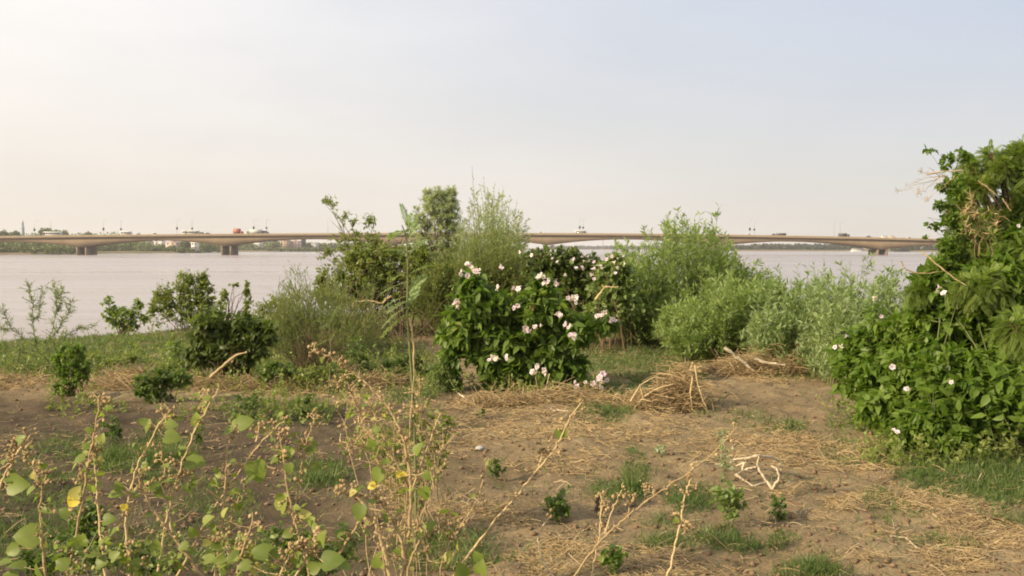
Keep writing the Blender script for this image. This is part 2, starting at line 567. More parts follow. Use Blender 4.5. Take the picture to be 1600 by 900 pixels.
def ground_mat():
    m, nt, N, L, out = nodes('river_bank_soil')
    p = N.new('ShaderNodeBsdfPrincipled')
    p.inputs['Roughness'].default_value = 0.95
    p.inputs['Specular IOR Level'].default_value = 0.1
    tc = N.new('ShaderNodeTexCoord')

    def noise(s, d=6, r=0.6):
        n = N.new('ShaderNodeTexNoise')
        n.inputs['Scale'].default_value = s
        n.inputs['Detail'].default_value = d
        n.inputs['Roughness'].default_value = r
        L.new(tc.outputs['Object'], n.inputs['Vector'])
        return n
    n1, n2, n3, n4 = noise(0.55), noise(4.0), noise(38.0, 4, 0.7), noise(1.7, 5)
    r1 = ramp(nt, [(0.30, (.160, .117, .067)), (0.50, (.232, .176, .103)), (0.70, (.300, .234, .142))])
    ad = N.new('ShaderNodeMix')
    ad.inputs[0].default_value = 0.45
    L.new(n1.outputs['Fac'], ad.inputs[2])
    L.new(n2.outputs['Fac'], ad.inputs[3])
    L.new(ad.outputs[0], r1.inputs['Fac'])
    r3 = ramp(nt, [(0.35, (.62, .62, .62)), (0.62, (1.18, 1.16, 1.12))])
    L.new(n3.outputs['Fac'], r3.inputs['Fac'])
    mu = N.new('ShaderNodeMix')
    mu.data_type = 'RGBA'
    mu.blend_type = 'MULTIPLY'
    mu.inputs[0].default_value = 0.8
    L.new(r1.outputs['Color'], mu.inputs[6])
    L.new(r3.outputs['Color'], mu.inputs[7])
    last = mu.outputs[2]
    for att, col, k in (('straw', (.36, .27, .15, 1), 0.50), ('green', (.095, .120, .036, 1), 0.80), ('leftshade', (.060, .045, .031, 1), 0.95)):  # last entry paints the left foreground's shade into the soil colour
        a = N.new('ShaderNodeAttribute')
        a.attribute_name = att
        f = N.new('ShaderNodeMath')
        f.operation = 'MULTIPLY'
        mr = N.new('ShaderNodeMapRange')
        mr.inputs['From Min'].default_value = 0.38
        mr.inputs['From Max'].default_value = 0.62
        mr.inputs['To Min'].default_value = 0.15 if att != 'leftshade' else 0.62
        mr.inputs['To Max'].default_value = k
        L.new((n2 if att != 'leftshade' else n4).outputs['Fac'], mr.inputs['Value'])
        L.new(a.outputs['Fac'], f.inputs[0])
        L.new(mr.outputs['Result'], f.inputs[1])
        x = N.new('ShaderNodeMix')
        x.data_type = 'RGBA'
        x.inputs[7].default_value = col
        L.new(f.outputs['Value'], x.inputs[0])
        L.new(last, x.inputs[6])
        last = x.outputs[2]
    L.new(last, p.inputs['Base Color'])
    b1 = N.new('ShaderNodeBump')
    b1.inputs['Strength'].default_value = 0.8
    b1.inputs['Distance'].default_value = 0.02
    L.new(n3.outputs['Fac'], b1.inputs['Height'])
    n5 = noise(130.0, 3, 0.7)
    b2 = N.new('ShaderNodeBump')
    b2.inputs['Strength'].default_value = 0.7
    b2.inputs['Distance'].default_value = 0.006
    L.new(n5.outputs['Fac'], b2.inputs['Height'])
    L.new(b1.outputs['Normal'], b2.inputs['Normal'])
    L.new(b2.outputs['Normal'], p.inputs['Normal'])
    L.new(p.outputs['BSDF'], out.inputs['Surface'])
    return m


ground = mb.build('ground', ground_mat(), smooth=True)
tag(ground, kind='structure')
for nm, arr in (('straw', mask(P, STRAW, 21)), ('green', mask(P, GREEN, 22)), ('leftshade', np.clip((0.4 - X + 1.6 * (vnoise(P[..., :2], .9, 61) - .5)) / 1.4, 0, 1) * np.clip((12.0 - Y + 2 * (vnoise(P[..., :2], .9, 62) - .5)) / 1.2, 0, 1))):  # third mask: extent of the painted shade on the near left ground
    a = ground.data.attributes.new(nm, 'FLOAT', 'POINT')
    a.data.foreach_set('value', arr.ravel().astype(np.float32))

# ------------------------------------------------------------------ water
def water_mat():
    m, nt, N, L, out = nodes('muddy_river_water')
    p = N.new('ShaderNodeBsdfPrincipled')
    p.inputs['Base Color'].default_value = (.28, .23, .21, 1)
    p.inputs['Roughness'].default_value = 0.16
    p.inputs['IOR'].default_value = 1.33
    tc = N.new('ShaderNodeTexCoord')
    prev = None
    for sx, sy, st, dist in ((0.020, 0.10, .25, 1.2), (0.16, 0.55, .28, 0.35), (0.9, 2.6, .30, 0.07)):
        mp = N.new('ShaderNodeMapping')
        mp.inputs['Scale'].default_value = (sx, sy, 1)
        n = N.new('ShaderNodeTexNoise')
        n.inputs['Scale'].default_value = 1.0
        n.inputs['Detail'].default_value = 4
        L.new(tc.outputs['Object'], mp.inputs['Vector'])
        L.new(mp.outputs['Vector'], n.inputs['Vector'])
        b = N.new('ShaderNodeBump')
        b.inputs['Strength'].default_value = st
        b.inputs['Distance'].default_value = dist
        L.new(n.outputs['Fac'], b.inputs['Height'])
        if prev:
            L.new(prev.outputs['Normal'], b.inputs['Normal'])
        prev = b
    L.new(prev.outputs['Normal'], p.inputs['Normal'])
    mp = N.new('ShaderNodeMapping')
    mp.inputs['Scale'].default_value = (0.004, 0.035, 1)
    n = N.new('ShaderNodeTexNoise')
    n.inputs['Detail'].default_value = 5
    n.inputs['Scale'].default_value = 1
    L.new(tc.outputs['Object'], mp.inputs['Vector'])
    L.new(mp.outputs['Vector'], n.inputs['Vector'])
    mr = N.new('ShaderNodeMapRange')
    mr.inputs['From Min'].default_value = 0.35
    mr.inputs['From Max'].default_value = 0.65
    mr.inputs['To Min'].default_value = 0.10
    mr.inputs['To Max'].default_value = 0.30
    L.new(n.outputs['Fac'], mr.inputs['Value'])
    L.new(mr.outputs['Result'], p.inputs['Roughness'])
    L.new(p.outputs['BSDF'], out.inputs['Surface'])
    return m


mb = MB()
WX = np.linspace(-6000, 6000, 13)
WY = np.concatenate([[-200, 0, 200, 600, 1000], np.linspace(1500, 6500, 11)])
X, Y = np.meshgrid(WX, WY)
idx = np.arange(X.size).reshape(X.shape)
mb.add(np.stack([X, Y, np.full_like(X, WATER_Z)], -1), np.stack([idx[:-1, :-1], idx[:-1, 1:], idx[1:, 1:], idx[1:, :-1]], -1))
tag(mb.build('river_water', water_mat()), kind='structure')

# far shore: a low bank that runs away from the bridge on the left, recedes and comes closer again on the right
SH = [(-2600, 420), (-700, 560), (0, 655), (95, 680), (180, 770), (300, 850), (350, 1120), (480, 1230), (620, 1500), (760, 2300), (900, 3000), (1010, 2900), (1110, 1700), (1160, 1420), (1330, 1370), (1470, 1100), (1700, 900), (2600, 700), (5000, 500)]
SHW = np.array([((px - 800) / FPX * D, D) for px, D in SH])
t = np.linspace(0, len(SH) - 1, 160)
sx = np.interp(t, np.arange(len(SH)), SHW[:, 0])
sy = np.interp(t, np.arange(len(SH)), SHW[:, 1]) + (vnoise(np.stack([t, t * 0], -1), 1.7, 8) - .5) * 30
rows = []
for back, z in ((-6, -3.2), (0, -2.25), (5, -1.4), (20, -0.7), (120, -0.2), (500, 0.3), (3200, 1.5)):
    rows.append(np.stack([sx * (1 + back / sy), sy + back, np.full_like(sx, z) + (vnoise(np.stack([t, t * 0], -1), 4, 9) - .5) * (0.6 if back > 0 else 0)], -1))
R_ = np.stack(rows)
idx = np.arange(R_.shape[0] * R_.shape[1]).reshape(R_.shape[:2])
mb = MB()
mb.add(R_, np.stack([idx[:-1, :-1], idx[:-1, 1:], idx[1:, 1:], idx[1:, :-1]], -1))
tag(mb.build('far_bank', solid_mat('far_bank_earth', (.20, .155, .095), (.13, .13, .06), 0.95, 0.05, 0.05), smooth=True), kind='structure')
# ------------------------------------------------------------------ bridge
BY, BW = 628.0, 21.0               # distance of the near edge, deck width
KPX = BY / FPX                     # metres per photo pixel at the bridge


def bx(px):
    return (px - 800) * KPX


def deck_z(x):
    u = np.asarray(x, float) + 20
    return 10.6 - np.where(u < 0, 2.25e-5, 4.5e-5) * u ** 2


PIERS = [-390, -135, 120, 347, 603, 853, 1115, 1376, 1637, 1898]
pier_x = np.array([bx(p) + 2 for p in PIERS])
bridge = thing('road_bridge', 'long beige concrete road bridge with haunched spans crossing the wide river', 'bridge', (0, BY, WATER_Z))
xs = np.linspace(bx(-420), bx(1920), 700)
dz = deck_z(xs)
dist = np.array([np.min(np.abs(x - pier_x)) for x in xs])
half = 51.0
depth = 2.1 + 4.0 * np.clip(1 - dist / half, 0, 1) ** 1.9


def extrude_x(profile_fn):
    """profile_fn(i) -> list of (y,z); closed section swept along xs"""
    V = np.array([[(xs[i], y, z) for y, z in profile_fn(i)] for i in range(len(xs))])
    n, k, _ = V.shape
    idx = np.arange(n * k).reshape(n, k)
    a, b = idx[:-1], idx[1:]
    m_ = MB()
    m_.add(V, np.stack([a, np.roll(a, -1, 1), np.roll(b, -1, 1), b], -1).reshape(-1, 4))
    return m_


# girder with a web set back under the slab edge
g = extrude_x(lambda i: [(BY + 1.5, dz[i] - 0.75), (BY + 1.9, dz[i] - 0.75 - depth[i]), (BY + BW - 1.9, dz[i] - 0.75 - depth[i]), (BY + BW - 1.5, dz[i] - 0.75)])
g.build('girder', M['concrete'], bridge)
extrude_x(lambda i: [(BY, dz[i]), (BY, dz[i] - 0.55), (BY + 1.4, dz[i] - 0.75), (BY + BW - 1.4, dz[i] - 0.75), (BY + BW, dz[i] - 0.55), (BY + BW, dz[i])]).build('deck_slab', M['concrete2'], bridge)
extrude_x(lambda i: [(BY + 3.2, dz[i] + .012), (BY + BW - 3.2, dz[i] + .012), (BY + BW - 3.2, dz[i] + .004), (BY + 3.2, dz[i] + .004)]).build('carriageway', M['asphalt'], bridge)
for y0 in (BY + 0.02, BY + BW - 0.32):
    extrude_x(lambda i: [(y0, dz[i] + 0.005), (y0 + .3, dz[i] + 0.005), (y0 + .3, dz[i] + .72), (y0, dz[i] + .72)]).build('parapet', M['concrete2'], bridge)
for y0 in (BY + 0.10, BY + BW - 0.24):
    rl = extrude_x(lambda i: [(y0, dz[i] + .92), (y0 + .12, dz[i] + .92), (y0 + .12, dz[i] + .99), (y0, dz[i] + .99)])
    for x in np.arange(xs[0], xs[-1], 2.5):
        z = float(deck_z(x))
        rl.box(x, x + .12, y0 + .01, y0 + .11, z + .722, z + .93)
    rl.build('railing', M['steel'], bridge)
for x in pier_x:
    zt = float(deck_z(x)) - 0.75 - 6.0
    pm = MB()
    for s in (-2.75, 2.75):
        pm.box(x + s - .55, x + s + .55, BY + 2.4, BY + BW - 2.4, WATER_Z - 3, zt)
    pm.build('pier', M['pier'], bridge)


# ------------------------------------------------------------------ street lamps on the bridge
def lamp(px, near, banner, label):
    x = bx(px) if near else (px - 800) / FPX * (BY + BW - 1.6)
    y = BY + 1.6 if near else BY + BW - 1.6
    z = float(deck_z(x))
    o = thing('street_lamp', label, 'street lamp', (x, y, z), 'street lamps along the bridge')
    m_ = MB()
    s = 1 if near else -1
    pts = np.array([(x, y, z), (x, y, z + 5), (x, y, z + 8.6), (x, y + .35 * s, z + 9.5), (x + .6, y + 1.2 * s, z + 9.9), (x + 1.2, y + 2.0 * s, z + 9.95)])
    tubes(m_, pts, np.array([.13, .10, .07, .06, .05, .05]), 6)
    m_.build('pole', M['steel'], o)
    h = MB()
    h.box(x + .9, x + 1.8, y + 1.85 * s - .15, y + 1.85 * s + .15, z + 9.86, z + 10.02)
    h.build('lamp_head', M['steel'], o)
    if banner:
        b = MB()
        b.box(x - .55, x + .55, y - .13, y + .13, z + 3.6 if near else z + 4.0, z + 5.2)
        b.build('banner', M['banner'], o)


W_, N_ = 'lamp post with a dark sign', 'lamp post without a sign'
for px, nr, bn, lb in [
        (53, 1, 1, W_ + ' just right of the minaret'), (80, 0, 0, N_ + ' behind the white coach near the left end'), (161, 1, 1, W_ + ', first one left of the short white bus'),
        (190, 0, 1, W_ + ' right at the short white bus'), (276, 1, 1, W_ + ' just left of the longest white coach'), (301, 0, 1, W_ + ' rising behind the longest white coach'),
        (396, 1, 1, W_ + ' above the truck with the pale cargo box'), (417, 0, 1, W_ + ' behind the dark high van'),
        (512, 1, 0, N_ + ' seen through the crooked small tree'), (530, 0, 0, N_ + ' behind the right sprays of the crooked small tree'),
        (628, 1, 0, N_ + ' behind the top of the tall seedling'), (906, 1, 1, W_ + ', left one of the close pair by the minibus'), (911, 0, 1, W_ + ', right one of the close pair by the minibus'),
        (1172, 1, 1, W_ + ', left one of the pair beyond the tallest reeds'), (1178, 0, 1, W_ + ', right one of the pair beyond the tallest reeds'),
        (1304, 1, 0, N_ + ' just left of the dark truck'), (1312, 0, 0, N_ + ' directly behind the dark truck')]:
    lamp(px, nr, bn, lb)


# ------------------------------------------------------------------ vehicles on the bridge
def wheels(o, x0, x1, y, w, z, r):
    for wx in (x0, x1):
        for wy in (y - w / 2 - .02, y + w / 2 - .20):
            n = 10
            a = np.arange(n) * 2 * math.pi / n
            ring = np.stack([wx + r * np.cos(a), np.full(n, wy), z + r + r * np.sin(a)], -1)
            ring2 = ring + (0, .22, 0)
            V = np.concatenate([ring, ring2, [(wx, wy, z + r)], [(wx, wy + .22, z + r)]])
            m_ = MB()
            i = np.arange(n)
            j = (i + 1) % n
            m_.add(V, np.stack([i, j, j + n, i + n], -1), np.concatenate([np.stack([j, i, np.full(n, 2 * n)], -1), np.stack([i + n, j + n, np.full(n, 2 * n + 1)], -1)]))
            m_.build('wheel', M['rubber'], o)


def profile_body(o, name, pts, y0, y1, mat, inset=0.0):
    """side outline (x,z) given thickness in y"""
    pts = np.array(pts, float)
    n = len(pts)
    c = pts.mean(0)
    V = np.concatenate([np.stack([pts[:, 0], np.full(n, y0), pts[:, 1]], -1), np.stack([pts[:, 0], np.full(n, y1), pts[:, 1]], -1), [(c[0], y0, c[1])], [(c[0], y1, c[1])]])
    i = np.arange(n)
    j = (i + 1) % n
    m_ = MB()
    m_.add(V, np.stack([i, j, j + n, i + n], -1), np.concatenate([np.stack([j, i, np.full(n, 2 * n)], -1), np.stack([i + n, j + n, np.full(n, 2 * n + 1)], -1)]))
    return m_.build(name, mat, o)


def car(px, lane, mat, label, L=4.4, H=1.5, van=False, group=None):
    y = BY + (5.5 if lane == 0 else 14.5)
    x = (px - 800) / FPX * y
    z = float(deck_z(x)) + .012
    o = thing('van' if van else 'car', label, 'van' if van else 'car', (x, y, z), group)
    h = L / 2
    k = 0.72 if van else 0.56
    profile_body(o, 'body', [(x - h, z + .3), (x + h, z + .3), (x + h, z + .75), (x + h * .9, z + H * k), (x - h * .95, z + H * k), (x - h, z + .7)], y - .85, y + .85, mat)
    roof = [(x - h * .9, z + H * k + .002), (x + h * (.62 if van else .45), z + H * k + .002), (x + h * (.42 if van else .2), z + H), (x - h * (.85 if van else .55), z + H)]
    profile_body(o, 'cabin', roof, y - .72, y + .72, mat)
    gl = [(x - h * (.82 if van else .68), z + H * k + .06), (x + h * (.5 if van else .33), z + H * k + .06), (x + h * (.38 if van else .17), z + H - .12), (x - h * (.80 if van else .50), z + H - .12)]
    for yy in (y - .735, y + .725):
        profile_body(o, 'window', gl, yy, yy + .01, M['glass'])
    wheels(o, x - h * .62, x + h * .6, y, 1.7, z, .31)
    return o


def bus(px, lane, mat, label, L=10.5, H=3.0, group=None):
    y = BY + (5.5 if lane == 0 else 14.5)
    x = (px - 800) / FPX * y
    z = float(deck_z(x)) + .012
    o = thing('bus', label, 'bus', (x, y, z), group)
    h = L / 2
    profile_body(o, 'body', [(x - h, z + .4), (x + h, z + .4), (x + h, z + H - .5), (x + h - .4, z + H), (x - h + .2, z + H), (x - h, z + H - .2)], y - 1.22, y + 1.22, mat)
    nw = max(3, int(L / 1.5))
    for k in range(nw):
        a = x - h + .35 + k * (L - .8) / nw
        for yy in (y - 1.235, y + 1.225):
            profile_body(o, 'window', [(a, z + H * .52), (a + (L - .8) / nw - .18, z + H * .52), (a + (L - .8) / nw - .18, z + H * .84), (a, z + H * .84)], yy, yy + .01, M['glass'])
    wheels(o, x - h * .6, x + h * .65, y, 2.44, z, .48)
    return o


def truck(px, lane, cab, cargo, label, L=8.0, H=3.4, face=1, group=None):
    y = BY + (5.5 if lane == 0 else 14.5)
    x = (px - 800) / FPX * y
    z = float(deck_z(x)) + .012
    o = thing('truck', label, 'truck', (x, y, z), group)
    h = L / 2 * face
    b = MB()
    x0, x1 = sorted((x - h, x + h * .45))
    b.box(x0, x1, y - 1.22, y + 1.22, z + 1.0, z + H)
    b.build('cargo_box', cargo, o)
    profile_body(o, 'cab', [(x + h * .5, z + .5), (x + h, z + .5), (x + h, z + 1.5), (x + h * .9, z + 2.4), (x + h * .5, z + 2.4)], y - 1.1, y + 1.1, cab)
    for yy in (y - 1.115, y + 1.105):
        profile_body(o, 'window', [(x + h * .62, z + 1.5), (x + h * .93, z + 1.5), (x + h * .86, z + 2.2), (x + h * .62, z + 2.2)], yy, yy + .01, M['glass'])
    f = MB()
    x0, x1 = sorted((x - h * .98, x + h * .98))
    f.box(x0, x1, y - .5, y + .5, z + .55, z + .95)
    f.build('chassis', M['darkpaint'], o)
    wheels(o, x - h * .6, x + h * .7, y, 2.2, z, .48)
    return o


GV = 'traffic on the bridge'
bus(83, 0, M['white'], 'white coach on the bridge below the round treetop at the left end', 11, 3.2, GV)
bus(198, 0, M['white'], 'short white bus alone between two lamp posts left of the second pier', 6.6, 2.9, GV)
car(218, 1, M['silver'], 'silver car just ahead of the short white bus on the bridge', 4.2, 1.7, group=GV)
car(243, 0, M['beige'], 'beige car alone on the bridge midway between the two left piers', 4.0, 1.8, group=GV)
bus(299, 0, M['white'], 'longest white coach with a dark window band before the second pier', 10.8, 3.0, GV)
car(317, 0, M['darkpaint'], 'dark car close behind the longest white coach', 4.0, 1.9, group=GV)
car(326, 0, M['darkpaint'], 'dark car following another dark car, further from the longest coach', 4.2, 1.6, group=GV)
truck(373, 0, M['red'], M['red'], 'red box truck on the bridge just right of the second pier', 6.0, 4.0, 1, GV)
truck(397, 0, M['white'], M['silver'], 'white truck with a long pale cargo box behind the red truck', 10.4, 3.4, -1, GV)
car(415, 0, M['darkpaint'], 'dark high van behind the long pale truck on the bridge', 4.6, 2.5, True, GV)
car(845, 0, M['white'], 'small white car on the bridge above the grey tangle of the flowering shrubs', 3.6, 1.5, group=GV)
bus(907, 0, M['white'], 'white minibus with dark windows beside the paired lamp posts in mid bridge', 7.2, 2.4, GV)
car(1170, 0, M['white'], 'white car under the paired lamp posts right of the tall green reeds', 4.2, 1.5, group=GV)
car(1209, 0, M['darkpaint'], 'dark car directly ahead of the dark brown bus', 3.8, 1.8, group=GV)
bus(1220, 0, M['darkpaint'], 'dark brown bus on the right half of the bridge', 5.8, 2.3, GV)
truck(1318, 0, M['darkpaint'], M['darkpaint'], 'dark truck on the bridge, the tallest vehicle near the right pier', 6.6, 2.9, 1, GV)
car(1357, 0, M['darkpaint'], 'dark hatchback on the bridge just left of the right pier', 3.8, 1.7, group=GV)
car(1381, 0, M['white'], 'white van directly above the right pier', 4.2, 2.0, True, GV)
car(1393, 0, M['beige'], 'beige van following the white van over the right pier', 4.0, 1.9, True, GV)
car(1420, 0, M['silver'], 'silver car on the bridge beside the large bush at right', 4.2, 1.5, group=GV)

# ------------------------------------------------------------------ far shore: woods, trees, houses, minaret, pylon, ferry
def clumps(m_, C, Rr, n, size, flat=0.8):
    """leaf clumps filling ellipsoids C (k,3) with radii Rr (k,3)"""
    k = rng.integers(0, len(C), n)
    d = rand_dirs(n) * (rng.random((n, 1)) ** 0.45)
    Pp = C[k] + d * Rr[k]
    dirs = unit(d + rand_dirs(n) * 0.9)
    leaves(m_, Pp, dirs, rand_dirs(n), size * (0.6 + rng.random(n) * .8), size * flat * (0.6 + rng.random(n) * .8), 'rhomb', c=np.clip(vnoise(Pp, 0.18, 31) * .8 + rng.random(n) * .4 - .1, 0, 1))


def woods(name, spans, mat, size):
    """spans: (px0, px1, D, top_px0, top_px1) runs of trees behind the shore"""
    m_ = MB()
    for x0, x1, D, tp, step in spans:
        C, Rr = [], []
        for px in np.arange(x0, x1, step):
            d = D + rng.random() * 60
            top = CAM_Z + (388 - (tp + rng.normal() * 1.0)) * d / FPX
            base = -1.5
            hh = max(top - base, 1.5)
            w = hh * (.45 + .3 * rng.random())
            x = (px - 800) / FPX * d
            C.append((x, d, base + hh * .52))
            Rr.append((w, w, hh * .5))
        C, Rr = np.array(C), np.array(Rr)
        clumps(m_, C, Rr, len(C) * 170, size * D / 800)
    o = m_.build(name, mat)
    tag(o, kind='stuff')
    return o


woods('riverside_woods', [(-120, 70, 705, 377.5, 3.0), (60, 110, 715, 378, 3), (105, 180, 800, 379, 3.0), (180, 232, 820, 378.5, 3.2), (-80, 130, 670, 388, 2.6), (130, 300, 830, 389, 2.6), (225, 310, 870, 384.5, 3.2), (305, 345, 880, 380, 3),
                           (340, 520, 1180, 389.5, 2.6), (360, 400, 1230, 380, 3), (415, 440, 1230, 379, 3), (470, 620, 1300, 381, 3), (-120, 20, 900, 365, 5), (15, 215, 960, 364.8, 6)], M['far'], 1.5)
woods('distant_woods', [(1120, 1250, 1470, 384.5, 2.6), (1180, 1265, 1470, 382.8, 3.4), (1250, 1345, 1440, 385, 2.6), (1270, 1310, 1430, 383.5, 3), (1395, 1720, 1180, 386, 3), (1100, 1170, 1700, 386.8, 2.6), (860, 1110, 3000, 387.0, 2.5), (600, 800, 2000, 387, 3)], M['fardark'], 1.6)


def far_tree(px, D, tp, w_px, label, tall=0):
    s = D / FPX
    x = (px - 800) * s
    top = CAM_Z + (388 - tp) * s
    o = thing('tree', label, 'tree', (x, D, -.5))
    t_ = MB()
    tubes(t_, np.array([(x, D, -.6), (x + .2, D, top * .3), (x, D, top * .6)]), np.array([.5, .4, .2]), 6)
    t_.build('trunk', M['wood'], o)
    c_ = MB()
    w = w_px * s / 2
    k = 7
    if tall:
        zc = np.linspace(.25, .95, k) * top
        C = np.stack([x + rng.normal(size=k) * w * .1, D + rng.normal(size=k) * w * .1, zc], -1)
        Rr = np.stack([w * (1.1 - np.linspace(.1, .95, k)), w * (1.1 - np.linspace(.1, .95, k)), np.full(k, top * .12)], -1)
    else:
        a = rng.random(k) * 6.28
        C = np.stack([x + np.cos(a) * w * .5, D + np.sin(a) * w * .5, top * .72 + rng.normal(size=k) * top * .05], -1)
        Rr = np.stack([np.full(k, w * .65), np.full(k, w * .65), np.full(k, top * .27)], -1)
    clumps(c_, C, Rr, 1500, 1.5 * D / 900)
    c_.build('crown', M['far'], o)


far_tree(73, 900, 357.5, 19, 'broad round-topped tree rising above the bridge right of the minaret')
far_tree(91, 930, 360.5, 12, 'lower dark tree above the bridge beside the white coach')
far_tree(102, 960, 362.0, 10, 'small treetop just showing over the bridge above the first pier')
far_tree(5, 900, 361.5, 16, 'dark tree above the bridge at the far left edge')
far_tree(22, 930, 363, 16, 'low wide treetop between the left edge and the minaret')
far_tree(474, 1300, 371.5, 9, 'tall conical tree standing among the houses on the far shore', 1)
far_tree(430, 1280, 377, 12, 'rounded tree between the white houses on the far shore')
far_tree(290, 885, 377.5, 12, 'dark tree beside the small white house on the far shore')
far_tree(140, 980, 364, 12, 'faint treetop over the bridge right of the first pier')

GH = 'houses on the far left shore'


def house(px, w_px, D, y0, y1, mat, label, storeys=2, roofm=None):
    s = D / FPX
    x, w = (px - 800) * s, w_px * s
    zb, zt = -.6, CAM_Z + (388 - y0) * s
    o = thing('house', label, 'house', (x, D, zb), GH)
    d = max(w * .8, 7)
    b = MB()
    b.box(x - w / 2, x + w / 2, D, D + d, zb, zt)
    b.build('wall', mat, o)
    r = MB()
    r.box(x - w / 2 - .25, x + w / 2 + .25, D - .25, D + d + .25, zt + .002, zt + .35)
    r.box(x - w * .2, x + w * .12, D + d * .3, D + d * .6, zt + .352, zt + 1.9)
    r.build('roof', roofm or mat, o)
    nw = max(2, int(w / 3.5))
    for k in range(storeys):
        zz = zt - 2.3 - k * 3.1
        if zz < zb + .3:
            break
        for j in range(nw):
            xx = x - w / 2 + (j + .5) * w / nw
            q = MB()
            q.box(xx - .6, xx + .6, D - .06, D - .004, zz, zz + 1.4)
            q.build('window', M['glass'], o)


house(213, 16, 905, 375.5, 0, M['wallbrown'], 'brown house half hidden by trees, first from the left on the far shore', 2)
house(232, 9, 880, 377.5, 0, M['wallgrey'], 'narrow grey block right of the brown house on the far shore', 2)
house(241, 14, 910, 373.2, 0, M['wallwhite'], 'white house with a pale flat roof just under the bridge', 3)
house(252, 7, 905, 373.4, 0, M['wallwhite'], 'narrow white annex beside the white house under the bridge', 3)
house(270, 22, 885, 378.0, 0, M['wallpink'], 'long low pinkish house under the middle of the second span', 1)
house(303.5, 8.5, 866, 378.3, 0, M['wallwhite'], 'small bright white house just left of the second pier', 2)
house(402, 15, 1260, 376.5, 0, M['wallwhite'], 'white house first right of the second pier', 3)
house(418, 14, 1270, 374.5, 0, M['wallgrey'], 'grey house under the rising soffit right of the second pier', 3)
house(445, 14, 1275, 375.8, 0, M['wallbrown'], 'brown flat-roofed house among trees on the far shore', 3)
house(460, 18, 1285, 377, 0, M['wallpink'], 'wide pinkish house left of the tall conical tree', 3)
house(492, 10, 1300, 380.5, 0, M['wallgrey'], 'low grey house right of the tall conical tree', 2)

# minaret
x, D = (36.5 - 800) / FPX * 1050, 1050.0
s = D / FPX
o = thing('minaret', 'slender blue-grey minaret with a pointed cap behind the left end of the bridge', 'minaret', (x, D, -.5))


def lathe(m_, x, y, prof, n=14):
    prof = np.array(prof, float)
    a = np.arange(n) * 2 * math.pi / n
    V = np.stack([x + prof[:, :1] * np.cos(a), y + prof[:, :1] * np.sin(a), np.repeat(prof[:, 1:], n, 1)], -1)
    i = np.arange(len(prof) * n).reshape(len(prof), n)
    m_.add(V, np.stack([i[:-1], np.roll(i[:-1], -1, 1), np.roll(i[1:], -1, 1), i[1:]], -1).reshape(-1, 4))


zz = lambda py: CAM_Z + (388 - py) * s
m_ = MB()
lathe(m_, x, D, [(1.9, -.5), (1.9, zz(366)), (1.7, zz(359)), (1.7, zz(356.6))])
lathe(m_, x, D, [(1.25, zz(355.6)), (1.2, zz(350.2))])
lathe(m_, x, D, [(1.0, zz(349.5)), (.95, zz(346.6))])
m_.build('shaft', M['minaret'], o, True)
for z0, r_ in ((zz(356.6), 2.0), (zz(350.2), 1.6)):
    b = MB()
    lathe(b, x, D, [(r_ * .6, z0 - .3), (r_, z0 + .1), (r_, z0 + .75), (r_ * .6, z0 + .75)])
    b.build('balcony', M['minaret'], o)
c_ = MB()
lathe(c_, x, D, [(1.1, zz(346.6)), (.9, zz(345.6)), (.35, zz(344)), (.12, zz(343)), (.10, zz(341)), (.01, zz(340.5))])
c_.build('spire', M['silver'], o)

# lattice pylon far behind the middle of the bridge
x, D = (942 - 800) / FPX * 2900, 2900.0
s = D / FPX
o = thing('pylon', 'faint lattice pylon standing far off under the middle span of the bridge', 'pylon', (x, D, 0))
m_ = MB()
tp = zz(372)
for a, b in ((-1, -1), (1, -1), (1, 1), (-1, 1)):
    tubes(m_, np.array([(x + a * 3, D + b * 3, 0), (x + a * .5, D + b * .5, tp)]), np.array([.25, .2]), 4)
for k in range(8):
    z0, z1 = tp * k / 8, tp * (k + 1) / 8
    w0, w1 = 3 - 2.5 * k / 8, 3 - 2.5 * (k + 1) / 8
    tubes(m_, np.array([[(x - w0, D - w0, z0), (x + w1, D - w1, z1)], [(x + w0, D - w0, z0), (x - w1, D - w1, z1)]]), np.array([.15, .15]), 4)
m_.build('mast', M['steel'], o)
m_ = MB()
for k, w in ((.72, 5), (.82, 6), (.92, 4.5)):
    tubes(m_, np.array([(x - w, D, tp * k), (x, D, tp * k + 1), (x + w, D, tp * k)]), np.array([.15, .25, .15]), 4)
m_.build('crossarm', M['steel'], o)

# white river boat moored on the far right shore
x, D = (1338 - 800) / FPX * 1290, 1290.0
s = D / FPX
o = thing('river_boat', 'long low white boat on the water below the right part of the bridge', 'boat', (x, D, WATER_Z))
L = 9.5 * s
hull = MB()
n = 16
u = np.linspace(-1, 1, n)
wd = 2.6 * np.clip(1 - np.abs(u) ** 4, 0.05, 1)
ringv = []
for z0, k in ((WATER_Z - .4, .7), (WATER_Z + 1.3, 1.0)):
    ringv.append(np.concatenate([np.stack([x + u * L * (.95 + .05 * k), D - wd * k, np.full(n, z0) + .5 * np.clip(np.abs(u) - .7, 0, 1) * (z0 > WATER_Z)], -1), np.stack([x + u[::-1] * L * (.95 + .05 * k), D + wd[::-1] * k, np.full(n, z0)], -1)]))
V = np.concatenate(ringv)
i = np.arange(2 * n)
j = (i + 1) % (2 * n)
hull.add(V, np.concatenate([np.stack([i, j, j + 2 * n, i + 2 * n], -1), np.array([[2 * n + a, 2 * n + a + 1, 4 * n - 2 - a, 4 * n - 1 - a] for a in range(n - 1)])]))
hull.build('hull', M['white'], o)
b = MB()
b.box(x - L * .75, x + L * .8, D - 2, D + 2, WATER_Z + 1.35, WATER_Z + 3.3)
b.build('cabin', M['white'], o)
b = MB()
b.box(x - L * .8, x + L * .85, D - 2.4, D + 2.4, WATER_Z + 3.302, WATER_Z + 3.6)
b.build('roof', M['white'], o)
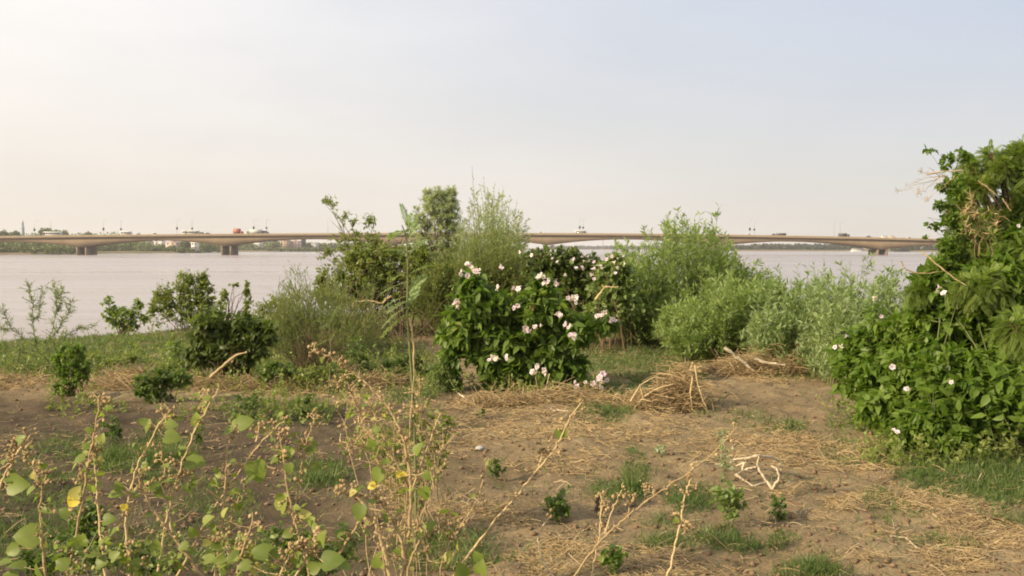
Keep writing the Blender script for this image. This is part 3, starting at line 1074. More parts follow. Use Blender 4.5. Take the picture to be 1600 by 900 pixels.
for k in range(9):
    w_ = MB()
    xx = x - L * .7 + k * L * 1.45 / 9
    w_.box(xx, xx + L * .11, D - 2.03, D - 2.004, WATER_Z + 2.1, WATER_Z + 2.8)
    w_.build('window', M['glass'], o)

# ------------------------------------------------------------------ plant builders
def lobes_w(lobes, D):
    C, Rr = [], []
    for l in lobes:
        px, py, rx, ry = l[:4]
        dd = l[4] if len(l) > 4 else 0.0
        k = (D + dd) / FPX
        C.append(pix(px, py, D + dd))
        Rr.append((rx * k, (l[5] if len(l) > 5 else min(rx, ry) * k * 1.0), ry * k))
    return np.array(C), np.array(Rr)


def in_lobes(C, Rr, n, bias=0.5, gap=0.0, gs=3.0):
    w = (Rr[:, 0] * Rr[:, 2]) ** 1.0
    out = np.zeros((0, 3))
    nor = np.zeros((0, 3))
    while len(out) < n:
        m = int((n - len(out)) * 1.6) + 16
        k = rng.choice(len(C), m, p=w / w.sum())
        d = rand_dirs(m)
        r = rng.random((m, 1)) ** bias
        Pp = C[k] + d * r * Rr[k]
        ok = vnoise(Pp, gs, 41) > gap
        ok &= Pp[:, 2] > height(Pp[:, 0], Pp[:, 1]) + .02
        out = np.concatenate([out, Pp[ok]])
        nor = np.concatenate([nor, d[ok]])
    return out[:n], nor[:n]


def skeleton(base, C, Rr, per=3, r0=.02, spread=.12, m=9, lift=False):
    k = np.repeat(np.arange(len(C)), per)
    n = len(k)
    b = base + rng.normal(size=(n, 3)) * (spread, spread, 0)
    if not lift:
        b[:, 2] = height(b[:, 0], b[:, 1]) - .04
    e = C[k] + rand_dirs(n) * rng.random((n, 1)) * Rr[k] * .75
    mid = b * .45 + e * .55
    mid[:, 2] += .18 * np.abs(e[:, 2] - b[:, 2])
    mid[:, :2] = b[:, :2] * .65 + e[:, :2] * .35
    mid += rng.normal(size=(n, 3)) * .04
    L = bez(b, mid, e, m)
    L[:, 1:-1] += rng.normal(size=(n, m - 2, 3)) * .012
    R = np.linspace(1, .3, m)[None] * (r0 * (.6 + .6 * rng.random((n, 1))))
    return L, R


def twigs_to(L, tips, m=4, bow=.08):
    pts = L[:, 2:].reshape(-1, 3)
    o = np.empty_like(tips)
    for i in range(0, len(tips), 2000):
        t = tips[i:i + 2000]
        d = ((t[:, None] - pts[None]) ** 2).sum(-1) + np.maximum(pts[None, :, 2] - t[:, None, 2], 0) ** 2 * 3
        o[i:i + 2000] = pts[d.argmin(1)]
    mid = (o + tips) / 2
    mid[:, 2] += bow * np.linalg.norm(tips - o, axis=1)
    return bez(o, mid, tips, m)


def leafy(mb, T, per, L, W, shape, up=0.3, droop=0.0, spread=0.9, t0=.25, tint=None, ns=4.0):
    n = len(T)
    t = t0 + (1.02 - t0) * rng.random((n, per))
    P_, D_ = along(T, t)
    P_, D_ = P_.reshape(-1, 3), D_.reshape(-1, 3)
    k = len(P_)
    side = unit(np.cross(D_, rand_dirs(k)))
    d = unit(D_ * (1 - spread * .6) + side * spread + np.array([0, 0, up - droop]))
    N_ = unit(np.array([0, 0, 1.0]) + rng.normal(size=(k, 3)) * .55 + side * .2)
    s = .42 + .75 * rng.random(k)
    c = np.clip(.55 * vnoise(P_, ns, 51) + .5 * rng.random(k) - .03, 0, 1) if tint is None else tint(k)
    leaves(mb, P_, d, N_, L * s, W * s * (.85 + .3 * rng.random(k)), shape, c)


_flowers = []


def _flower_mesh(k):
    p_, th = MB(), MB()
    a = np.arange(15) * 2 * math.pi / 15
    rings = []
    for z, r, wv in ((-1.5, .12, 0), (-.6, .26, 0), (-.1, .58, .05), (.10, .98, .13), (.02, 1.12, .16)):
        rr = r * (1 + wv * np.cos(a * 5 + k)) * (1 + .06 * rng.normal(size=15))
        rings.append(np.stack([np.cos(a) * rr, np.sin(a) * rr, np.full(15, z) + .05 * rng.normal(size=15) * (r > .5)], -1))
    ii = np.arange(75).reshape(5, 15)
    p_.add(np.concatenate(rings), np.stack([ii[:-1], np.roll(ii[:-1], -1, 1), np.roll(ii[1:], -1, 1), ii[1:]], -1).reshape(-1, 4), None, [.1, .5, .9, .3][k])
    j = np.arange(10)
    b = j * .6283
    th.add(np.concatenate([np.stack([np.cos(b) * .34, np.sin(b) * .34, np.full(10, -.33)], -1), [(0, 0, -.7)]]), None, np.stack([j, (j + 1) % 10, np.full(10, 10)], -1), .5)
    return p_, th


def place(o, parent, pos, ax, sz, roll=0.0):
    """pose a child of an unrotated thing: local z along ax"""
    q = Vector(ax).to_track_quat('Z', 'Y')
    o.rotation_euler = q.to_euler()
    o.location = Vector(pos) - parent.location
    o.scale = (sz, sz, sz)


def flower_cluster(o, c, n=5, size=.036, spread=.06, face=(-.4, -.7, .35)):
    """trumpet flowers with a dark throat, each a part of its own"""
    if not _flowers:
        for k in range(4):
            p_, th = _flower_mesh(k)
            f = p_.build('flower', M['petal'], o, True)
            f.data.transform(__import__('mathutils').Matrix.Translation(o.location))
            t_ = th.build('flower_throat', M['throat'], f, True, loc=(0, 0, 0))
            _flowers.append((f.data, t_.data))
            bpy.data.objects.remove(t_)
            bpy.data.objects.remove(f)
    c = np.asarray(c, float)
    f0 = np.array(face)
    for i in range(n):
        q = c + rng.normal(size=3) * spread * (1, .8, .6)
        ax = unit(f0 + rng.normal(size=3) * .6)
        fd, td = _flowers[rng.integers(4)]
        f = bpy.data.objects.new('flower', fd)
        COL.objects.link(f)
        f.parent = o
        place(f, o, q, ax, size * (.65 + .55 * rng.random()))
        t_ = bpy.data.objects.new('flower_throat', td)
        COL.objects.link(t_)
        t_.parent = f


def bush(name, label, D, base_px, lobes, mat, leaf=(.09, .05), shape='ovate', limbs=4, ntw=260, per=9, r0=.016, spread=.12, stem='wood',
         bias=.5, gap=.25, up=.15, droop=.25, leafspread=.9, t0=.25, flowers=None, group=None, cat='shrub', gs=3.0, base_y=None, fl=(5, .030, .06), tw=.004, base_at=None):
    C, Rr = lobes_w(lobes, D)
    b = pix(base_px, 388, D if base_y is None else base_y)
    b[2] = height(b[0], b[1])
    if base_at is not None:
        b = pix(*base_at)
    o = thing(name, label, cat, b, group)
    L, R = skeleton(b, C, Rr, limbs, r0, spread, lift=base_at is not None)
    s_ = MB()
    tubes(s_, L, R, 5, rng.random(len(L)))
    tips, _ = in_lobes(C, Rr, ntw, bias, gap, gs)
    T = twigs_to(L, tips)
    tubes(s_, T, np.array([1, .85, .65, .35]) * tw, 3, rng.random(len(T)))
    s_.build('stems', M[stem], o, True)
    if per:
        f_ = MB()
        leafy(f_, T, per, leaf[0], leaf[1], shape, up, droop, leafspread, t0)
        f_.build('foliage', M[mat], o)
    for fx in flowers or []:
        px, py = fx[:2]
        dd = fx[2] if len(fx) > 2 else -.45
        flower_cluster(o, pix(px, py, D + dd), fx[3] if len(fx) > 3 else fl[0], fl[1], fl[2])
    return o


def stem_clump(name, label, D, base, top, n, mat, leaf=(.05, .008), shape='lance', depth=.8, per=60, side=5, sl=.25, r0=.008, stem='stem', group=None,
               fan=.35, t0=.15, up=.5, leafspread=.7, cat='shrub', jit=.10, low=0.0, ns=2.0, bend=.05):
    """many upright leafy stems; base (px0,px1[,py]) on the ground, top = outline [(px,py),...] reached by the tallest"""
    s = D / FPX
    top = np.array(top, float)
    u = rng.random(n)
    tx = np.interp(u, np.linspace(0, 1, len(top)), top[:, 0]) + rng.normal(size=n) * 3
    ty = np.interp(tx, top[:, 0], top[:, 1])
    yy = D + (rng.random(n) - .5) * depth * 2
    e = pix(tx, 388, D)
    ztop = pix(tx, ty, D)[:, 2]
    bx0, bx1 = pix(base[0], 388, D)[0], pix(base[1], 388, D)[0]
    b = np.stack([bx0 + (bx1 - bx0) * np.clip(u + rng.normal(size=n) * .1, 0, 1), D + (yy - D) * (1 - fan), np.zeros(n)], -1)
    b[:, 2] = height(b[:, 0], b[:, 1]) - .04
    hf = 1 - np.abs(rng.normal(size=n)) * jit - low * rng.random(n)
    hf = hf + (rng.random(n) < .09) * rng.random(n) * .16 - .10 * (vnoise(np.stack([tx * s * 2.2, yy * 1.4], -1), 1.0, 66) > .58)
    e = np.stack([e[:, 0], yy, b[:, 2] + (ztop - b[:, 2]) * hf], -1)
    mid = b * .5 + e * .5
    mid[:, :2] = b[:, :2] * .7 + e[:, :2] * .3
    mid[:, :2] += rng.normal(size=(n, 2)) * bend
    S = bez(b, mid, e, 9)
    S[:, 1:] += rng.normal(size=(n, 8, 3)) * .008
    c = np.array([(bx0 + bx1) / 2, D, 0])
    c[2] = height(c[0], c[1])
    o = thing(name, label, cat, c, group)
    m_ = MB()
    tubes(m_, S, np.linspace(1, .3, 9) * r0, 4, rng.random(n))
    T = S
    f_ = MB()
    if side:
        t = t0 + (0.97 - t0) * rng.random((n, side))
        P_, D_ = along(S, t)
        P_, D_ = P_.reshape(-1, 3), D_.reshape(-1, 3)
        k = len(P_)
        sd = unit(np.cross(D_, rand_dirs(k)))
        ln = sl * (.5 + .8 * rng.random((k, 1))) * (1.15 - .6 * t.reshape(-1, 1))
        E = P_ + unit(D_ * .8 + sd * .75) * ln
        Q = bez(P_, (P_ + E) / 2 + sd * ln * .1, E, 4)
        tubes(m_, Q, np.array([.5, .42, .33, .2]) * r0, 3, rng.random(k))
        if per:
            leafy(f_, Q, max(3, int(per / 4)), leaf[0], leaf[1], shape, up, 0, leafspread, .1, ns=ns)
    m_.build('stems', M[stem], o, True)
    if per:
        leafy(f_, S, per, leaf[0], leaf[1], shape, up, 0, leafspread, t0, ns=ns)
        f_.build('foliage', M[mat], o)
    return o


def frond(mb, sm, a, b, n=14, ll=.04, lw=.012, sag=.15, c=None):
    """pinnate leaf from a to b"""
    a, b = np.asarray(a, float), np.asarray(b, float)
    ln = np.linalg.norm(b - a)
    mid = (a + b) / 2 + np.array([0, 0, sag * ln])
    Q = bez(a[None], mid[None], b[None], 7)
    if sm is not None:
        tubes(sm, Q, np.linspace(1, .4, 7) * .0022, 3)
    t = np.linspace(.12, .99, n)[None]
    P_, D_ = along(Q, t)
    P_, D_ = P_[0], D_[0]
    S = unit(np.cross(D_, np.array([0, 0, 1.0]) + rng.normal(size=3) * .25))
    N_ = np.cross(S, D_)
    taper = np.sin(np.linspace(.35, 2.8, n)) ** .6
    for sg in (-1, 1):
        d = unit(S * sg + D_ * .45 + N_ * .12 + rng.normal(size=(n, 3)) * .07)
        leaves(mb, P_, d, N_, ll * taper, lw, 'rhomb', rng.random(n) if c is None else np.clip(c + rng.random(n) * .2, 0, 1))


# ------------------------------------------------------------------ shrubs on the far edge of the bank
def thorny_shrub(name, label, D, stems, r=.0065):
    W0 = [np.array([pix(x, y, D + .25 * rng.normal()) for x, y in q]) for q in stems]
    c = W0[0][0].copy()
    c[2] = height(c[0], c[1])
    o = thing(name, label, 'shrub', c)
    s_, f_ = MB(), MB()
    for W in W0:
        k = len(W)
        tt = np.linspace(0, k - 1, (k - 1) * 5 + 1)
        Q = np.stack([np.interp(tt, np.arange(k), W[:, a]) for a in range(3)], -1)
        Q[1:-1] = (Q[:-2] + 2 * Q[1:-1] + Q[2:]) / 4 + rng.normal(size=(len(Q) - 2, 3)) * .008
        tubes(s_, Q, np.linspace(1, .35, len(Q)) * r, 5, rng.random())
        n = int(26 * k)
        P_, D_ = along(Q[None], .12 + .88 * rng.random((1, n)))
        P_, D_ = P_[0], D_[0]
        sd = unit(np.cross(D_, rand_dirs(n)) + D_ * .55)
        E = P_ + sd * (.03 + .13 * rng.random((n, 1)) ** 1.6)
        T = bez(P_, (P_ + E) / 2 + (0, 0, .006), E, 4)
        tubes(s_, T, np.array([.0034, .003, .0024, .0014]), 3, rng.random(n))
        leafy(f_, T, 4, .028, .012, 'lance', .3, 0, .9, .3)
    s_.build('stems', M['stem'], o, True)
    f_.build('foliage', M['pale'], o)


thorny_shrub('bare_shrub', 'nearly leafless thorny shrub standing against the water at the left edge', 13.6, [
    [(62, 600), (78, 575), (92, 552), (70, 545), (40, 530), (15, 512), (4, 480)], [(80, 570), (58, 545), (50, 505), (52, 470), (44, 446)], [(92, 552), (78, 530), (86, 495), (88, 462), (84, 442)],
    [(78, 535), (92, 512), (104, 492), (112, 470)], [(92, 552), (95, 530), (120, 515), (150, 508)], [(40, 530), (30, 555), (22, 580)], [(50, 505), (60, 490), (66, 448)], [(86, 495), (95, 470), (96, 446)], [(15, 512), (-5, 515)], [(58, 545), (40, 552), (24, 545)]])
bush('dark_shrub', 'small upright dark green shrub in front of the bare thorny one', 11.7, 107, [(104, 560, 26, 24), (108, 592, 26, 26), (98, 615, 18, 16), (122, 548, 16, 16), (130, 580, 12, 22)],
     'broad', (.058, .030), 'ovate', 3, 230, 9, .007, .05, gap=.28, bias=.4)
bush('pale_shrub', 'small light green shrub alone on the grassy edge against the water', 20.3, 192, [(168, 475, 10, 18), (178, 492, 20, 16), (200, 492, 20, 16), (215, 478, 8, 16), (195, 508, 24, 10), (225, 498, 8, 10)],
     'pale', (.085, .055), 'ovate', 4, 200, 8, .012, .08, gap=.1)
bush('loose_shrub', 'loose olive green shrub behind the dark bush with sprigs rising over the water', 18.6, 296, [(258, 468, 26, 34), (292, 450, 30, 34), (318, 436, 12, 24), (300, 485, 40, 26), (240, 488, 14, 26), (325, 465, 18, 30)],
     'olive', (.060, .034), 'ovate', 4, 950, 8, .008, .14, gap=.22, tw=.0028)
o = bush('arching_creeper', 'leafy creeper stem arching over behind the dark bush', 16.4, 352, [(352, 462, 8, 12), (366, 445, 14, 5), (386, 450, 6, 14), (388, 475, 7, 22), (345, 482, 8, 16)],
         'olive', (.05, .03), 'ovate', 3, 120, 9, .012, .05, gap=.0)
bush('dark_broadleaf_bush', 'dark broad leaved bush with glossy leaves left of the feathery shrub', 13.0, 345, [(325, 510, 34, 36), (365, 500, 36, 36), (400, 520, 34, 26), (345, 545, 50, 30), (310, 550, 26, 24), (425, 520, 16, 16), (395, 548, 26, 20), (355, 572, 36, 14)],
     'dark', (.125, .056), 'ovate', 4, 420, 8, .011, .14, gap=.34, droop=.35, gs=2.4, bias=.42)
bush('low_leafy_plant', 'low green leafy clump at the left foot of the dark broad leaved bush', 11.4, 245, [(225, 605, 20, 22), (255, 592, 30, 20), (285, 590, 20, 16), (240, 618, 30, 12)],
     'lowgreen', (.06, .036), 'ovate', 4, 170, 9, .007, .14, 'stem', gap=.1, group='low leafy plants')
bush('low_leafy_plant', 'low green leafy clump at the right foot of the dark broad leaved bush', 12.4, 440, [(430, 575, 26, 14), (455, 580, 20, 14), (415, 588, 26, 10)],
     'lowgreen', (.055, .034), 'ovate', 3, 110, 8, .006, .14, 'stem', gap=.1, group='low leafy plants')
bush('low_leafy_plant', 'loose olive weeds between the dark upright shrub and the grass edge', 13.4, 160, [(140, 560, 20, 12), (170, 566, 26, 10), (205, 560, 24, 12)], 'olive', (.045, .026), 'ovate', 3, 110, 7, .005, .2, 'stem', gap=.25, group='low leafy plants')
bush('low_leafy_plant', 'pale weeds at the left side of the dark broad leaved bush', 13.3, 282, [(275, 550, 20, 22), (290, 570, 26, 18), (265, 575, 22, 12)], 'pale', (.05, .03), 'ovate', 3, 150, 7, .005, .15, 'stem', gap=.25, group='low leafy plants')
bush('low_leafy_plant', 'olive weeds filling the gap below the lower feathery shrub', 12.3, 500, [(480, 585, 30, 14), (515, 578, 28, 18), (545, 592, 24, 12)], 'olive', (.045, .024), 'ovate', 3, 170, 7, .005, .2, 'stem', gap=.25, group='low leafy plants')
bush('low_leafy_plant', 'green weeds on the grass between the tall seedling and the flowering bush', 13.0, 625, [(610, 570, 30, 16), (640, 560, 26, 18), (660, 575, 24, 14)], 'lowgreen', (.045, .026), 'ovate', 3, 170, 7, .005, .2, 'stem', gap=.3, group='low leafy plants')
bush('low_leafy_plant', 'pale weedy growth on the bank edge right of the arching creeper', 17.5, 400, [(385, 500, 24, 18), (410, 512, 26, 14), (430, 500, 20, 18)], 'olive', (.055, .026), 'ovate', 3, 190, 7, .006, .2, 'stem', gap=.2, group='low leafy plants')
bush('round_shrub', 'rounded green shrub on the bank edge between the creeper and the feathery shrub', 23, 424, [(424, 478, 34, 18), (440, 470, 26, 16), (410, 492, 22, 14)],
     'olive', (.06, .03), 'ovate', 4, 240, 9, .014, .2, gap=.1)
stem_clump('feathery_shrub', 'feathery yellow green shrub with thin plume twigs left of centre', 16.2, (440, 560), [(415, 480), (435, 440), (465, 408), (490, 392), (520, 405), (545, 425), (575, 440), (605, 480)], 125, 'feather', (.055, .010), 'blade', 1.1, 34, 15, .46, .006, 'stem', fan=.3, up=.55, leafspread=.5, low=.4, jit=.2)
stem_clump('feathery_shrub', 'lower feathery shrub in front of the taller one, its stems reddish', 13.2, (470, 530), [(445, 545), (470, 505), (500, 492), (530, 500), (560, 545)], 34, 'feather', (.03, .0042), 'blade', .5, 22, 14, .32, .007, 'wood', fan=.3, up=.55, leafspread=.5, low=.3)
bush('low_leafy_plant', 'dark small leaved plant beside the lower feathery shrub', 12.9, 560, [(555, 550, 26, 30), (535, 575, 30, 20), (575, 575, 20, 20)],
     'lowgreen', (.04, .022), 'ovate', 4, 180, 9, .007, .1, 'stem', gap=.2, group='low leafy plants')

# the tangle in the middle
o = bush('crooked_tree', 'crooked small tree with sparse sprays above the bridge line, left of the grey one', 19.5, 585, [(520, 330, 12, 26), (510, 315, 6, 14), (545, 345, 20, 18), (575, 345, 14, 14), (540, 378, 40, 22), (585, 385, 34, 26), (560, 408, 44, 22), (600, 420, 34, 30), (510, 400, 20, 14), (640, 360, 10, 24), (645, 400, 26, 30)],
         'olive', (.075, .03), 'ovate', 2, 620, 7, .013, .2, gap=.34, cat='tree', tw=.0036)
bush('grey_crowned_tree', 'small tree with a rounded silvery grey crown left of the upright twigs', 21.0, 690, [(682, 325, 32, 36), (698, 345, 26, 40), (664, 345, 18, 32), (690, 306, 20, 17), (685, 380, 40, 26), (705, 320, 16, 28), (670, 322, 20, 24), (652, 352, 12, 20), (668, 300, 9, 10), (706, 300, 8, 12), (648, 330, 6, 10), (715, 365, 16, 30), (680, 405, 46, 26), (655, 385, 20, 22)],
     'grey', (.080, .017), 'lance', 3, 1300, 18, .012, .15, gap=.22, cat='tree', leafspread=.8, up=.1, droop=.3, bias=.42)
stem_clump('upright_shrub', 'tall shrub of straight upright leafy twigs, its tips the highest in the middle', 20.5, (745, 785), [(716, 335), (738, 272), (770, 266), (800, 290), (826, 318)], 180, 'grey', (.070, .022), 'lance', .9, 50, 6, .35, .006, 'stem', fan=.9, up=.5, leafspread=.8, jit=.14, t0=.35, low=.25)
stem_clump('feathery_tree', 'dense feathery green tamarisk below the upright twigs in the middle', 19.3, (690, 815), [(650, 430), (680, 392), (720, 372), (765, 352), (800, 356), (830, 398), (845, 430)], 380, 'feather', (.065, .012), 'blade', 1.1, 60, 16, .5, .006, 'stem', fan=.3, up=.5, leafspread=.55, low=.38, cat='tree')
bush('tangled_shrub', 'dense green tangle under the crooked tree', 19.0, 590, [(530, 436, 40, 34), (580, 430, 44, 40), (625, 435, 36, 40), (560, 465, 60, 20), (660, 440, 34, 48), (640, 470, 50, 22), (505, 455, 24, 24), (600, 400, 40, 26), (560, 400, 30, 20), (650, 400, 30, 26)],
     'olive', (.080, .038), 'ovate', 5, 2100, 9, .014, .6, gap=.10)
bush('tangled_shrub', 'dark leafy growth under the grey crowned tree', 18.7, 735, [(690, 440, 40, 40), (740, 435, 40, 36), (790, 440, 40, 36), (700, 470, 44, 22), (760, 465, 60, 24), (830, 440, 30, 30)],
     'olive', (.085, .030), 'ovate', 4, 1300, 9, .014, .7, gap=.12)
bush('flowering_shrub', 'dark flowering shrub behind the big flowering bush, to its upper right', 17.2, 870, [(845, 420, 38, 34), (885, 412, 34, 30), (915, 418, 24, 26), (870, 450, 50, 36), (910, 460, 36, 36), (900, 488, 50, 18), (840, 470, 36, 24), (945, 425, 20, 28)],
     'dark', (.12, .062), 'ovate', 3, 1100, 8, .014, .4, gap=.16, droop=.3,
     flowers=[(905, 402, -.5, 2), (924, 408, -.5, 2), (870, 402, -.5, 3), (832, 397, -.4, 2), (915, 420), (885, 427, -.5, 2)], fl=(3, .026, .07))
bush('flowering_shrub', 'lighter flowering shrub with pale buds, between the dark one and the tall reeds', 16.6, 955, [(945, 425, 24, 24), (965, 416, 22, 24), (980, 440, 22, 34), (950, 455, 34, 32), (975, 470, 28, 30), (940, 486, 40, 18), (990, 480, 20, 22)],
     'pale', (.10, .055), 'ovate', 3, 620, 8, .012, .3, gap=.18, droop=.3,
     flowers=[(940, 412, -.4, 3), (958, 404, -.4, 4), (926, 424, -.4, 3), (960, 420, -.4, 2), (934, 432, -.4, 2), (972, 408, -.4, 2)], fl=(3, .026, .07))
# the flowering bush in the middle of the picture
FL = [(733, 415, -.3, 7), (742, 424, -.35, 6), (727, 428, -.4, 4), (712, 474, -.5, 6), (775, 448, -.35, 3), (778, 417, -.1, 2), (845, 432, -.35, 7), (853, 440, -.35, 4), (808, 450, -.4, 5), (865, 444, -.3, 3), (893, 464, -.35, 6),
      (900, 470, -.3, 2), (876, 493, -.5, 5), (887, 510, -.5, 4), (893, 524, -.5, 7), (935, 492, -.2, 5), (957, 498, -.15, 4), (944, 490, -.2, 3), (823, 514, -.6, 8), (838, 509, -.6, 4), (772, 560, -.75, 8), (790, 556, -.7, 3),
      (836, 573, -.75, 4), (850, 580, -.75, 4), (832, 583, -.75, 3), (879, 538, -.6, 1), (716, 543, -.6, 1), (811, 480, -.5, 2), (731, 548, -.6, 2)]
bush('flowering_bush', 'large bush with pale lilac trumpet flowers in the middle of the clearing', 12.25, 810, [(738, 470, 38, 48), (720, 520, 40, 44), (770, 500, 40, 56), (845, 495, 46, 56), (815, 520, 50, 56), (885, 525, 44, 46), (920, 520, 28, 32), (780, 565, 60, 40), (860, 565, 60, 38), (715, 570, 32, 36), (820, 590, 84, 24), (905, 560, 24, 34), (765, 597, 40, 16), (860, 598, 50, 16), (735, 596, 30, 16), (800, 600, 50, 14), (738, 436, 16, 18), (845, 446, 20, 18), (948, 505, 14, 18)],
     'broad', (.145, .066), 'ovate', 2, 1500, 9, .008, .22, gap=.23, droop=.6, base_y=12.6, stem='stem', flowers=[a for a in FL if a[3] > 1][:-1], gs=3.0, leafspread=.85, fl=(5, .025, .030), bias=.42)
flower_o = bush('flowering_sprig', 'low sprig of lilac flowers lying on the grass right of the big flowering bush', 12.1, 915, [(925, 598, 16, 8), (908, 600, 14, 7)], 'broad', (.11, .05), 'ovate', 2, 26, 8, .008, .05, 'stem', gap=0, flowers=[(931, 594, -.2, 8), (938, 590, -.2, 5), (898, 600, -.15, 2)])
bush('low_leafy_plant', 'loose weedy plant at the left foot of the big flowering bush', 12.0, 690, [(690, 575, 18, 32), (680, 590, 22, 20), (705, 600, 20, 14)],
     'pale', (.045, .03), 'ovate', 3, 110, 8, .006, .12, 'stem', gap=.2, group='low leafy plants')

# reeds and tall herbs on the right
stem_clump('tall_reedy_shrub', 'tallest stand of leafy green stems, left of the water gap on the right', 18.6, (970, 1195), [(950, 410), (968, 366), (990, 350), (1022, 338), (1060, 320), (1088, 322), (1112, 342), (1145, 372), (1180, 404), (1210, 430)], 430, 'reed', (.12, .030), 'lance', 1.4, 44, 6, .32, .007, t0=.03, fan=.15, up=.35, leafspread=.9, jit=.10, low=.34, ns=1.5)
stem_clump('reedy_shrub', 'lower stand of leafy stems before the tallest reeds, sloping down to the right', 15.9, (1060, 1225), [(1030, 480), (1070, 450), (1110, 425), (1150, 414), (1195, 432), (1240, 450)], 300, 'reed', (.115, .028), 'lance', 1.3, 40, 7, .26, .006, fan=.25, up=.35, leafspread=.9, jit=.10, low=.45, ns=1.5)
stem_clump('pale_reedy_shrub', 'pale green leafy stems over the water between the green reeds and the big bush', 14.6, (1180, 1315), [(1165, 470), (1205, 436), (1245, 416), (1275, 404), (1315, 400)], 210, 'reedpale', (.105, .026), 'lance', .8, 36, 5, .24, .006, fan=.25, up=.35, leafspread=.9, jit=.10, low=.45, ns=1.5)
stem_clump('pale_reedy_shrub', 'pale green leafy stems right against the left side of the big bush', 13.2, (1280, 1400), [(1270, 430), (1305, 408), (1345, 392), (1380, 394), (1410, 396), (1430, 420)], 210, 'reedpale', (.10, .026), 'lance', .8, 36, 5, .24, .006, fan=.25, up=.35, leafspread=.9, jit=.10, low=.5, ns=1.5)
bush('coarse_leaf_plant', 'low plant with big dark leaves at the foot of the reeds', 16.0, 1085, [(1080, 515, 14, 10), (1095, 518, 14, 9)], 'dark', (.30, .14), 'ovate', 3, 14, 2, .012, .08, 'stem', gap=0, droop=.1)

# the big bush on the right
FR = [(1468, 455, -1.15, 5), (1427, 461, -1.0, 4), (1370, 466, -.5, 3), (1380, 475, -.55, 3), (1385, 497, -.6, 2), (1333, 519, -.25, 3), (1308, 541, -.05, 3), (1331, 588, -.4, 2), (1395, 575, -.8, 2), (1397, 588, -.8, 2), (1419, 607, -.95, 3), (1443, 627, -1.05, 3),
      (1487, 598, -1.25, 2), (1357, 650, -.8, 2), (1401, 671, -1.1, 3), (1544, 307, -.6, 3), (1600, 352, -.9, 2), (1412, 443, -.6, 2), (1330, 522, -.3, 2), (1493, 585, -1.2, 1)]
bush('large_flowering_bush', 'huge broad leaved bush with scattered pinkish flowers along the right side', 9.3, 1530,
     [(1345, 545, 46, 36, .5), (1400, 520, 60, 60, .3), (1345, 590, 44, 34, .3), (1460, 500, 60, 64, 0), (1440, 590, 64, 64, -.3), (1390, 640, 50, 34, -.4), (1400, 590, 60, 44, 0), (1520, 490, 60, 70), (1580, 520, 60, 80, -.2), (1500, 600, 74, 64, -.7),
      (1570, 620, 74, 74, -.9), (1470, 660, 70, 44, -.9), (1560, 690, 80, 34, -1.2), (1640, 600, 60, 90, -.8), (1600, 450, 50, 60, .2), (1385, 480, 38, 34, .5), (1430, 680, 46, 26, -.9), (1510, 700, 60, 28, -1.2), (1365, 635, 30, 24, -.1), (1330, 570, 26, 26, .4), (1480, 440, 50, 36, -.2), (1560, 440, 60, 46, -.5), (1535, 380, 36, 36, -.1), (1590, 390, 36, 40, -.3), (1450, 445, 40, 26, .1), (1490, 410, 26, 26, .1), (1430, 470, 40, 26, .2), (1720, 560, 70, 110, -.4), (1480, 390, 18, 24, .1)],
     'bright', (.112, .056), 'ovate', 2, 4400, 10, .009, .35, gap=.32, stem='stem', droop=.5, bias=.42, flowers=[(f[0], f[1], f[2] + .05, max(1, f[3] - 1)) for f in FR[::2]], gs=2.0, fl=(3, .020, .022), base_y=9.0)


def spray_tree(name, label, D, base_px, lobes, n, label_cat='tree'):
    """tree of drooping pinnate sprays"""
    C, Rr = lobes_w(lobes, D)
    b = pix(base_px, 388, D)
    b[2] = height(b[0], b[1])
    o = thing(name, label, label_cat, b)
    L, R = skeleton(b, C, Rr, 4, .03, .12)
    s_, f_ = MB(), MB()
    tubes(s_, L, R, 6, rng.random(len(L)))
    tips, _ = in_lobes(C, Rr, n, .6, .2, 2.5)
    T = twigs_to(L, tips)
    tubes(s_, T, np.array([1, .85, .65, .35]) * .005, 3, rng.random(len(T)))
    t = .1 + .9 * rng.random((n, 13))
    P_, D_ = along(T, t)
    P_, D_ = P_.reshape(-1, 3), D_.reshape(-1, 3)
    k = len(P_)
    sd = unit(np.cross(D_, rand_dirs(k)))
    d = unit(D_ * .5 + sd * .8 + rng.normal(size=(k, 3)) * .25 + np.array([0, 0, -.1]))
    cl = vnoise(P_, 2.5, 77)
    ln = .085 + .06 * rng.random(k)
    # leaflets of every spray at once
    m = 13
    tt = np.linspace(.1, 1, m)
    Lp = P_[:, None] + d[:, None] * (ln[:, None] * tt[None])[..., None]
    Lp[..., 2] -= .03 * tt[None] ** 2
    side = unit(np.cross(d, np.array([0, 0, 1.0]) + rng.normal(size=(k, 3)) * .3))
    nn = np.cross(side, d)
    w = .022 * np.sin(np.linspace(.5, 2.9, m)) ** .6
    for sg in (-1, 1):
        dd = unit(side * sg + d * .35)
        leaves(f_, Lp.reshape(-1, 3), np.repeat(dd, m, 0), np.repeat(nn, m, 0), np.tile(w, k), .0085, 'rhomb', np.repeat(np.clip(cl * .7 + rng.random(k) * .35, 0, 1), m))
    s_.build('branches', M['wood'], o, True)
    f_.build('foliage', M['frond'], o)
    return o, L


